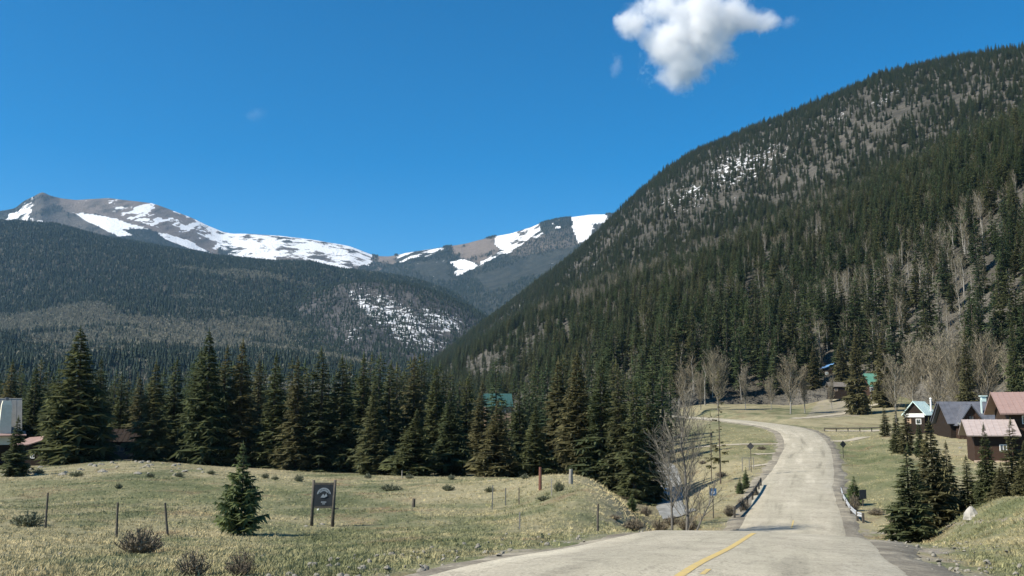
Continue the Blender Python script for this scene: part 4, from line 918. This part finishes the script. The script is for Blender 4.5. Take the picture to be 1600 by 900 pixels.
# ------------------------------------------------------------------ houses
def window(e, x, z, wd, ht, y, fm='white', ax='y'):
    """framed window on the wall plane; ax y = wall facing -y, ax x = wall facing -x"""
    b = MB()
    def bx(c, d): b.box(c if ax == 'y' else (c[1], -c[0], c[2]), d if ax == 'y' else (d[1], d[0], d[2]))
    for sx_ in (-1, 1): bx((x+sx_*(wd/2-.04), y-.03, z), (.08, .08, ht))
    for sz in (-1, 1): bx((x, y-.03, z+sz*(ht/2-.04)), (wd-.16, .078, .08))
    bx((x, y-.03, z), (.05, .06, ht-.16)); f = b.build('window', M[fm], e)
    b = MB(); bx((x, y-.012, z), (wd-.16, .02, ht-.16)); b.build('pane', M['glass'], f)
def gable_body(b, wx, dy, z0, zh, ridge_h):      # ridge along x, walls solid
    hx, hy = wx/2, dy/2
    v = [(-hx, -hy, z0), (hx, -hy, z0), (hx, hy, z0), (-hx, hy, z0), (-hx, -hy, zh), (hx, -hy, zh), (hx, hy, zh), (-hx, hy, zh), (-hx, 0, zh+ridge_h), (hx, 0, zh+ridge_h)]
    i = len(b.v); b.v += v; b.t += [.5]*10
    for f in ((0, 1, 5, 4), (2, 3, 7, 6), (1, 2, 6, 9, 5), (3, 0, 4, 8, 7), (0, 3, 2, 1), (4, 5, 9, 8), (6, 7, 8, 9)): b.f.append(tuple(i+k for k in f))
def roof_x(b, wx, dy, zh, ridge_h, ov=.5, th=.12, seams=.9, lift=.03):
    hx = wx/2+ov; sl = ridge_h/(dy/2); hy = dy/2+ov; zr = zh+ridge_h+lift+th; ze = zr-sl*hy
    for sg_ in (-1, 1):
        b.slab([(-hx, 0, zr), (hx, 0, zr), (hx, sg_*hy, ze), (-hx, sg_*hy, ze)], th)
        if seams:
            n = int(2*hx/seams)
            for k in range(n+1):
                x = -hx+.03+(2*hx-.06)*k/n; b.slab([(x-.02, 0, zr+.04), (x+.02, 0, zr+.04), (x+.02, sg_*hy, ze+.04), (x-.02, sg_*hy, ze+.04)], .045)
    return zr
def rotated(b, rz, off=(0, 0, 0)):
    c, s = math.cos(rz), math.sin(rz); b.v = [(x*c-y*s+off[0], x*s+y*c+off[1], z+off[2]) for x, y, z in b.v]; return b
def house(px, py, Y, rz, label, name='house', z=None):
    v = P(px, py, Y); z = float(ground(v.x, v.y)[0])-.1 if z is None else z
    return empty(name, Vector((v.x, v.y, z)), rz, label=label, cat='house')
# brown house at the right edge, two storeys, with annex
e = house(1632, 700, 106, -.30, 'large two storey brown log house with faded pink metal roof at right edge', 'brown_house'); z0 = e.location.z
zt = lambda py, Y: P(0, py, Y).z-z0
b = MB(); zh = zt(642, 103); gable_body(b, 8.0, 8.4, -.6, zh, 1.9); b.build('wall', M['brown'], e)
b = MB(); roof_x(b, 8.0, 8.4, zh, 1.9, 1.0, .16, .55); rf = b.build('roof', M['pink'], e)
window(e, -2.2, zt(656, 102), 1.2, .9, -4.2); window(e, 1.6, zt(656, 102), 1.4, 1.0, -4.2); window(e, -1.5, zt(692, 102), .9, 1.1, -4.2); window(e, 1.8, zt(695, 102), 1.3, 1.1, -4.2)
b = MB(); b.box((1.2, -5.0, zt(672, 102)), (4.6, 1.5, .14)); dk = b.build('balcony', M['darkwood'], e)
b = MB(); b.box((1.2, -5.7, zt(672, 102)+.95), (4.6, .07, .08)); [b.box((-1.05+.45*k, -5.7, zt(672, 102)+.5), (.06, .06, .86)) for k in range(11)]; b.build('railing', M['trim'], dk)
e2 = house(1546, 700, 103, -.30, 'brown single storey annex with pale pink roof left of the large brown house', 'annex')
z0 = e2.location.z; zh = P(0, 677, 100).z-z0
b = MB(); gable_body(b, 3.6, 5.0, -.6, zh, 1.25); b.build('wall', M['brown'], e2)
b = MB(); roof_x(b, 3.6, 5.0, zh, 1.25, .75, .12, .55); b.build('roof', M['pinkp'], e2)
b = MB(); b.box((0, -2.515, zh-.65), (3.5, .03, 1.2)); b.build('upper_wall', M['darkwood'], e2)
b = MB(); b.box((.2, -2.7, -.15), (4.2, .5, .7)); b.build('footing', M['conc'], e2)
window(e2, .9, zh-1.5, .7, .7, -2.5)
# grey chalet with cross gable
e = house(1508, 672, 138, -.12, 'dark grey metal roofed chalet with a brown front gable and pale flashing', 'chalet'); z0 = e.location.z
zr = P(0, 627, 138).z-z0; ze = P(0, 659, 135).z-z0
b = MB(); gable_body(b, 5.9, 6.4, -.8, ze, zr-ze-.2); b.build('wall', M['darkwood'], e)
b = MB(); roof_x(b, 5.9, 6.4, ze, zr-ze-.2, .5, .12, .6); rf = b.build('roof', M['slate'], e)
b = MB(); gable_body(b, 5.4, 3.3, -.8, ze-.1, zr-ze-.5); rotated(b, math.pi/2, (-.6, -1.9, 0)); b.build('front_gable', M['brown'], e)
b = MB(); roof_x(b, 5.4, 3.3, ze-.1, zr-ze-.5, .4, .12, .6); rotated(b, math.pi/2, (-.6, -1.9, 0)); b.build('gable_roof', M['slate'], e)
b = MB(); b.slab([(-2.6, -4.9, ze-.1), (1.4, -4.9, ze-.1), (1.4, -6.2, ze-.45), (-2.6, -6.2, ze-.45)], .1); b.build('porch_roof', M['greymetal'], e)
b = MB(); b.box((1.75, -1.9, (zr+ze)/2+.15), (.16, .25, (zr-ze)*1.0), R=Matrix.Rotation(.0, 3, 'X')); b.build('flashing', M['mint'], rf)
b = MB(); b.box((2.9, .5, zr+.15), (.6, .6, 1.1)); b.box((2.9, .5, zr+.75), (.9, .9, .14)); b.build('chimney', M['mint'], rf)
window(e, -.6, ze+.5, .7, .7, -4.6, 'brown'); window(e, -1.0, ze-1.3, .8, .9, -4.6, 'rust'); window(e, .2, ze-1.3, .8, .9, -4.6, 'rust')
# second grey roof slightly behind left
e = house(1480, 672, 142, .0, 'narrow dark grey roofed wing at the left end of the grey chalet', 'chalet_wing'); z0 = e.location.z; zr = P(0, 629, 142).z-z0; ze = P(0, 661, 140).z-z0
b = MB(); gable_body(b, 2.2, 5.4, -.8, ze, zr-ze); b.build('wall', M['darkwood'], e); b = MB(); roof_x(b, 2.2, 5.4, ze, zr-ze, .25, .12, .6); b.build('roof', M['slate'], e)
# mint A-frame
e = house(1438, 672, 148, -.75, 'small chalet with steep mint green metal roof and dark triangular gable', 'chalet'); z0 = e.location.z; zr = P(0, 627, 146).z-z0; ze = P(0, 646, 146).z-z0
b = MB(); gable_body(b, 4.2, 3.0, -.8, ze, zr-ze-.1); rotated(b, math.pi/2); b.build('wall', M['darkwood'], e)
b = MB(); roof_x(b, 4.2, 3.0, ze, zr-ze-.1, .35, .1, .5); rotated(b, math.pi/2); rf = b.build('roof', M['mint'], e)
b = MB(); b.box((0, -2.14, ze-.28), (3.0, .06, .56)); b.build('gable_band', M['white'], e)
b = MB(); b.box((-.85, -2.13, ze-1.2), (.7, .05, .8)); b.build('shutter', M['trim'], e)
window(e, .6, ze-1.2, .8, .8, -2.1)
b = MB(); b.tube([(1.35, 1.2, zr-1.5), (1.35, 1.2, zr+.4)], [.14, .14], 8); b.tube([(1.35, 1.2, zr+.4), (1.35, 1.2, zr+.6)], [.22, .05], 8); b.build('stovepipe', M['white'], rf)
# green gabled cabin on the hill
def hillz(px, py, Y): return P(px, py, Y)
v = hillz(1361, 612, 262); e = empty('green_cabin', v, .15, label='cabin with bright green metal roof and white eave in the hill trees', cat='cabin')
v_ = v; b = MB(); gable_body(b, 3.2, 5, -2, 1.6, 3.2); b.build('wall', M['brown'], e)
b = MB(); roof_x(b, 3.2, 5, 1.6, 3.2, .3, .12, .5); rf = b.build('roof', M['green'], e)
b = MB(); b.box((0, -3.02, 1.05), (3.9, .1, .25)); b.build('eave_board', M['white'], e); window(e, -1.2, .4, .9, .9, -2.5); window(e, 1.0, .4, .9, .9, -2.5)
b = MB(); b.box((0, -3.6, -.4), (5.4, 2.1, .16)); b.build('deck', M['darkwood'], e)
for x in (-2.5, 0, 2.5): b = MB(); b.box((x, -4.5, -2.0), (.16, .16, 3.1)); b.build('deck_post', M['greypost'], e)
v = hillz(1312, 612, 268); e = empty('hill_cabin', v, -.1, label='low weathered brown cabin left below the green roofed one', cat='cabin')
b = MB(); gable_body(b, 6, 4, -2, 1.4, 1.1); b.build('wall', M['darkwood'], e); b = MB(); roof_x(b, 6, 4, 1.4, 1.1, .4, .12, .6); b.build('roof', M['oldrail'], e); window(e, -1.4, .5, .9, .8, -2.0, 'trim')
# blue roofed cabin higher up
v = hillz(1292, 582, 300); e = empty('blue_cabin', v, -.35, label='cabin with a narrow slanting blue metal roof high among the trees', cat='cabin')
b = MB(); gable_body(b, 3.4, 3.4, -3, .7, .01); b.build('wall', M['darkwood'], e)
b = MB(); b.slab([(-2.3, -2.2, .9), (2.3, -2.2, 2.3), (2.3, .6, 3.0), (-2.3, .6, 1.6)], .14); b.build('roof', M['bluemetal'], e); window(e, 0, -.3, .9, .8, -1.7)
# teal roofed house glimpsed through the tree line
v = P(777, 668, 215); e = empty('teal_roofed_house', Vector((v.x, v.y, float(ground(v.x, v.y)[0]))), .1, label='house with teal metal roof glimpsed between the spruces', cat='house'); z0 = e.location.z
zr = P(0, 616, 215).z-z0; ze = P(0, 634, 212).z-z0
b = MB(); gable_body(b, 5.6, 6.0, -.5, ze, zr-ze); b.build('wall', M['trim'], e); b = MB(); roof_x(b, 5.6, 6.0, ze, zr-ze, .4, .12, .5); b.build('roof', M['teal'], e); window(e, 1.2, ze-1.0, .7, .8, -3.0)
window(e, -.8, ze-1.0, .8, .9, -3.0)
# left house: tall grey roof with a cream chimney, pink porch roof
v = P(-6, 700, 122); e = empty('grey_roofed_house', Vector((v.x, v.y, float(ground(v.x, v.y)[0]))), .56, label='house with tall steep light grey roof and cream chimney at left edge', cat='house'); z0 = e.location.z
zr = P(0, 622, 122).z-z0; ze = P(0, 676, 118).z-z0
b = MB(); gable_body(b, 4.6, 5.2, -.6, ze, zr-ze-.15); b.build('wall', M['darkwood'], e); b = MB(); roof_x(b, 4.6, 5.2, ze, zr-ze-.15, .25, .12, .6); rf = b.build('roof', M['greymetal'], e)
b = MB(); b.tube([(.55, -2.9, ze-1.5), (.6, -2.9, zr-.9), (.6, -2.9, zr-.35)], [1.05, .8, .62], 4); b.build('chimney', M['cream'], e)
b = MB(); b.box((.6, -2.9, zr-.15), (.35, .35, .4)); b.build('chimney_cap', M['slate'], e)
b = MB(); b.slab([(-2.6, -2.7, ze+.15), (2.9, -2.7, ze+.15), (2.9, -4.4, ze-.35), (-2.6, -4.4, ze-.35)], .12); b.build('porch_roof', M['pink'], e); window(e, -1.6, ze-1.2, .8, .9, -2.6)
v = P(60, 700, 118); e = empty('brown_shed', Vector((v.x, v.y, float(ground(v.x, v.y)[0]))), .0, label='dark brown shed with sagging pink roof left of the biggest spruce', cat='shed'); z0 = e.location.z
b = MB(); b.box((0, 0, 1.0), (3.2, 3.0, 3.0)); b.build('wall', M['darkwood'], e)
b = MB(); zz = [P(0, q, 116).z-z0 for q in (672, 667, 682, 681, 674, 684)]
b.slab([(-2.0, 1.7, 3.3), (-.2, 1.7, 3.45), (-.3, -1.9, 2.55), (-2.2, -1.9, 2.45)], .12); b.slab([(-.2, 1.7, 3.46), (2.2, 1.7, 4.3), (1.9, -1.9, 3.25), (-.3, -1.9, 2.56)], .12); b.build('roof', M['pink'], e); window(e, .1, 1.35, .5, .95, -1.5)
v = P(188, 705, 128); e = empty('dark_cabin', Vector((v.x, v.y, float(ground(v.x, v.y)[0]))), .1, label='dark brown cabin half hidden behind the spruces, one pale window', cat='cabin'); z0 = e.location.z
b = MB(); gable_body(b, 5.6, 4.5, -.6, 2.5, 1.3); b.build('wall', M['darkwood'], e); b = MB(); roof_x(b, 5.6, 4.5, 2.5, 1.3, .5, .12, .6); b.build('roof', M['darkwood'], e); window(e, .6, 1.5, 1.1, .8, -2.25, 'trim')
b = MB(); b.box((.3, -3.1, .35), (5.2, .12, 1.6)); b.build('porch_wall', M['signdark'], e)

# ------------------------------------------------------------------ power line
def pole(v, h, label): 
    e = empty('power_pole', v, .2, label=label, cat='power pole'); b = MB(); b.tube([(0, 0, -1), (0, 0, h)], [.16, .11], 8); b.build('pole', M['post'], e)
    b = MB(); b.box((0, 0, h-.4), (2.2, .12, .12)); b.build('crossarm', M['post'], e)
    for x in (-.95, 0, .95): b = MB(); b.tube([(x, 0, h-.34), (x, 0, h-.12)], [.05, .04], 6); b.build('insulator', M['greypost'], e)
A = P(-160, 480, 150); B = P(330, 556, 170); ga = float(ground(A.x, A.y)[0]); gb = float(ground(B.x, B.y)[0])
pole(Vector((A.x, A.y, ga)), A.z-ga+.1, 'wooden power pole beyond the left houses'); pole(Vector((B.x, B.y, gb)), B.z-gb+.1, 'wooden power pole hidden behind the tall middle spruce')
for k, off in enumerate((0, -.9)):
    b = MB(); pts = [A.lerp(B, t/16)+Vector((0, 0, off-1.6*(1-(2*t/16-1)**2))) for t in range(17)]; b.tube(pts, [.035]*17, 4)
    o = b.build('power_cable', M['wire']); tag(o, ['upper', 'lower'][k]+' dark cable sagging across the view above the left spruces', 'cable', 'power cables')

# ------------------------------------------------------------------ rocks, snow patches
def rock(seed, sx, sy, sz, m):
    rd = random.Random(seed); bm = MB(); n = 9; rings = []
    for k in range(5):
        t = k/4; zz = t*sz; rr = [1.0, 1.04, .85, .5, .12][k]
        rings.append([(math.cos(6.283*j/n)*rr*sx*rd.uniform(.82, 1.1), math.sin(6.283*j/n)*rr*sy*rd.uniform(.82, 1.1), zz*rd.uniform(.93, 1.05)-.1*sz) for j in range(n)])
    for k in range(4):
        for j in range(n): bm.quad(rings[k][j], rings[k][(j+1) % n], rings[k+1][(j+1) % n], rings[k+1][j])
    bm.poly(rings[4]); return bm.mesh('rock', M[m])
p = gp(1518, 812); s = p.y/F; o = bpy.data.objects.new('boulder', rock(3, 12*s, 9*s, 20*s, 'rock')); COL.objects.link(o); o.location = p; tag(o, 'large pale boulder with a shaded right side on the right bank', 'boulder')
RK = [rock(10+i, .5, .4, .35, 'darkrock') for i in range(4)]
for i, (px, py, w_, lab) in enumerate([(1533, 814, 6, 'small white stone just right of the large boulder'), (55, 742, 12, 'grey stone in front of the brown shed'), (98, 742, 14, 'pale stone right of the shed stones under the spruce'), (160, 738, 16, 'pale flat stone under the biggest spruce'), (215, 742, 14, 'pale stone in front of the dark cabin'),
        (478, 823, 8, 'pale stone at the left foot of the sign'), (503, 821, 10, 'pale stone between the sign posts'), (765, 752, 5, 'white stone at the far field edge'), (798, 751, 5, 'white stone left of the rust red post'), (1466, 750, 8, 'pale rock beside the large spruce on the right'), (1440, 700, 10, 'pale flat rock below the mint roofed chalet'), (1500, 702, 7, 'white stone left of the brown annex'), (1080, 812, 6, 'white stone under the bare tree')]):
    q = gp(px, py) if px != 1466 else gv(px, 70); s = q.y/F; o = bpy.data.objects.new('stone', RK[i % 4]); COL.objects.link(o); o.location = q; k = w_*s; o.scale = (k, k, k*.9); tag(o, lab, 'stone', 'pale stones')
for i, (px, py, Y, w_, lab) in enumerate([(1032, 716, 112, 11, 'bright snow patch on the creek bank under the spruces'), (1030, 707, 122, 12, 'thin snow strip above the bright creek snow patch'), (1028, 678, 185, 12, 'snow patch beyond the right end of the spruces'), (985, 697, 140, 12, 'pale snow patch glimpsed through the spruces'), (1008, 688, 150, 6, 'tiny snow patch between spruce trunks'), (1010, 650, 230, 5, 'small high snow patch seen through the last spruces')]):
    q = gv(px, Y, .0); o = bpy.data.objects.new('snow_patch', rock(40+i, w_/2*Y/F*2, 1.4+Y*.01, .5, 'snow')); COL.objects.link(o); o.location = q; o['kind'] = 'structure'; o['label'] = lab

# ------------------------------------------------------------------ grass tufts and little stones over the near field
def tuft(seed, n, h, w_, spread):
    rd = random.Random(seed); b = MB()
    for k in range(n):
        a = rd.uniform(0, 6.28); r0 = spread*rd.random(); p = Vector((math.cos(a)*r0, math.sin(a)*r0, -.03)); d = Vector((math.cos(a)*rd.uniform(.1, .7), math.sin(a)*rd.uniform(.1, .7), 1)).normalized()
        s = Vector((-math.sin(a+1), math.cos(a+1), 0))*w_; hh = h*rd.uniform(.5, 1.2); m_ = p+d*hh*.6; t = m_+Vector((d.x*1.6, d.y*1.6, .6))*hh*.45
        b.quad(p-s, p+s, m_+s*.7, m_-s*.7); b.tri(m_-s*.7, m_+s*.7, t)
    return b.mesh('tuft', M['grass'])
TF = [tuft(i, 13, .075+.022*(i % 3), .008, .11+.03*i) for i in range(5)]
n = 210000; tpx = RNG.uniform(-180, 1780, n); tY = np.exp(RNG.uniform(math.log(11), math.log(190), n)); tx = (tpx-800)/F*tY
d_, _ = road_dist(tx, tY); keep = ~((tpx < 1040) & (tY > 115)) & (d_ > 4.0+RNG.random(n)*1.0+(tpx > 1000)*(tY < 45)*.5) & (fbm(tx/1.2, tY/1.2, 3, 4)+.5 > RNG.random(n)*.8)
keep &= ~((tY > 95) & (tpx < 1000) & (RNG.random(n) < .5)); tx, tY = tx[keep], tY[keep]
scatter('grass', tx, tY, ground(tx, tY), RNG.uniform(.45, 1.15, len(tx))*(1+np.clip(tY-25, 0, 120)/110), TF, 'short straw and green grass tufts covering the field', 'grass', lean=.12)
GS = [rock(60+i, .07, .055, .06, 'darkrock') for i in range(4)]
n = 2600; tpx = RNG.uniform(-100, 1750, n); tY = np.exp(RNG.uniform(math.log(11), math.log(60), n)); tx = (tpx-800)/F*tY
d_, _ = road_dist(tx, tY); keep = (d_ > 3.6) & ((d_ < 6.2) | (RNG.random(n) < .03)); tx, tY = tx[keep], tY[keep]
scatter('gravel', tx, tY, ground(tx, tY)+.03, RNG.uniform(.3, 1.0, len(tx)), GS, 'loose stones along the road shoulders', 'gravel', lean=.5)
n = 45; px_ = RNG.uniform(0, 330, n); Y_ = RNG.uniform(86, 108, n); x_ = (px_-800)/F*Y_
scatter('field_stones', x_, Y_, ground(x_, Y_), RNG.uniform(.25, .8, n), RK, 'rough pale stones littering the field below the left houses', 'stones', lean=.3)

# ------------------------------------------------------------------ cloud
def cloud():
    Yc = 6200; c = P(1076, 54, Yc); s = Yc/F*1.07
    blobs = [(-82, 22, 32, 26), (-40, 36, 58, 34), (8, 38, 70, 50), (52, 26, 62, 40), (92, 18, 42, 22), (-32, -8, 44, 52), (-6, -44, 36, 38), (22, -6, 52, 54), (8, 62, 60, 30)]
    b = MB(); b.box((0, 0, 0), (330*s, 170*s, 250*s)); 
    m = bpy.data.materials.new('cloud_vapour'); m.use_nodes = True; t = m.node_tree; t.nodes.clear(); n = N(t)
    out = n.new('ShaderNodeOutputMaterial'); pv = n.new('ShaderNodeVolumePrincipled'); pv.inputs['Color'].default_value = (1, 1, 1, 1); pv.inputs['Anisotropy'].default_value = 0
    tc = n.new('ShaderNodeTexCoord').outputs['Object']; acc = None
    for bx_, bz, rx, rz in blobs:
        mp = n.new('ShaderNodeMapping', vector_type='TEXTURE'); mp.inputs['Location'].default_value = (bx_*s, 0, bz*s); mp.inputs['Scale'].default_value = (rx*s, min(rx, rz)*1.2*s, rz*s)
        n.link(tc, mp.inputs[0]); ln = n.new('ShaderNodeVectorMath', operation='LENGTH'); n.link(mp.outputs[0], ln.inputs[0]); v = n.math('SUBTRACT', 1.0, ln.outputs['Value'])
        if acc is None: acc = v
        else:
            sm = n.new('ShaderNodeMath', operation='SMOOTH_MAX'); n.link(acc, sm.inputs[0]); n.link(v, sm.inputs[1]); sm.inputs[2].default_value = .25; acc = sm.outputs[0]
    ns = n.noise(1/(40*s), 9, tc, .7, dist=.3); ns2 = n.noise(1/(160*s), 2, tc, .5)
    f = n.math('ADD', acc, n.math('ADD', n.math('MULTIPLY', n.math('SUBTRACT', ns, .5), 3.0), n.math('SUBTRACT', ns2, .5)))
    d = n.ramp(n.math('SUBTRACT', f, .12), [(0, 0.0), (.8, 1.0)]); dd = n.math('MULTIPLY', d, .02)
    n.link(dd, pv.inputs['Density']); n.link(pv.outputs[0], out.inputs['Volume'])
    try: m.cycles.volume_step_rate = .5
    except Exception: pass
    o = b.build('cloud', m); o.location = c; o['kind'] = 'stuff'; o['label'] = 'single ragged white cloud with thin wisps in the blue sky'; o['category'] = 'cloud'
    for px, py, rx, rz, lab in [(1232, 33, 20, 13, 'little wisp of cloud right of the large cloud'), (964, 100, 14, 26, 'faint vertical wisp left below the large cloud'), (400, 178, 26, 14, 'very faint wisp in the left sky')]:
        c2 = P(px, py, Yc); b = MB(); b.box((0, 0, 0), (rx*2.6*s, rx*1.6*s, rz*2.6*s)); m2 = m.copy(); m2.name = 'wisp_vapour'; t2 = m2.node_tree; t2.nodes.clear(); n2 = N(t2)
        out = n2.new('ShaderNodeOutputMaterial'); pv = n2.new('ShaderNodeVolumePrincipled'); pv.inputs['Color'].default_value = (1, 1, 1, 1); tc = n2.new('ShaderNodeTexCoord').outputs['Object']
        mp = n2.new('ShaderNodeMapping', vector_type='TEXTURE'); mp.inputs['Scale'].default_value = (rx*s, rx*.6*s, rz*s); n2.link(tc, mp.inputs[0]); ln = n2.new('ShaderNodeVectorMath', operation='LENGTH'); n2.link(mp.outputs[0], ln.inputs[0])
        f = n2.math('ADD', n2.math('SUBTRACT', .75, ln.outputs['Value']), n2.math('MULTIPLY', n2.math('SUBTRACT', n2.noise(1/(20*s), 6, tc, .65), .5), 2.4))
        dd = n2.math('MULTIPLY', n2.ramp(f, [(.0, 0.0), (.8, 1.0)]), .0045 if px > 500 else .0012); n2.link(dd, pv.inputs['Density']); n2.link(pv.outputs[0], out.inputs['Volume'])
        o = b.build('cloud_wisp', m2); o.location = c2; o['kind'] = 'stuff'; o['label'] = lab
cloud()

# ------------------------------------------------------------------ haze
if HAZE:
    zb = min(float(GZ.min()), float(HZ.min()), float(LZ.min()), float(SZ.min()), float(RZ.min()))-1; ztp = max(float(RZ.max()), float(HZ.max()), float(LZ.max()))+30
    xm = max(abs(float(GX.min())), float(GX.max()), abs(float(RX.min())), float(RX.max()))+60
    y0, y1 = -60.0, float(GY.max())+60
    b = MB(); b.box((0, (y0+y1)/2, (zb+ztp)/2), (2*xm, y1-y0, ztp-zb))
    m = bpy.data.materials.new('haze_air'); m.use_nodes = True; t = m.node_tree; t.nodes.clear(); n = N(t); out = n.new('ShaderNodeOutputMaterial'); pv = n.new('ShaderNodeVolumePrincipled')
    pv.inputs['Color'].default_value = (.38, .68, 1.0, 1); pv.inputs['Density'].default_value = HAZE; pv.inputs['Anisotropy'].default_value = .2; n.link(pv.outputs[0], out.inputs['Volume'])
    o = b.build('haze', m); o['kind'] = 'stuff'
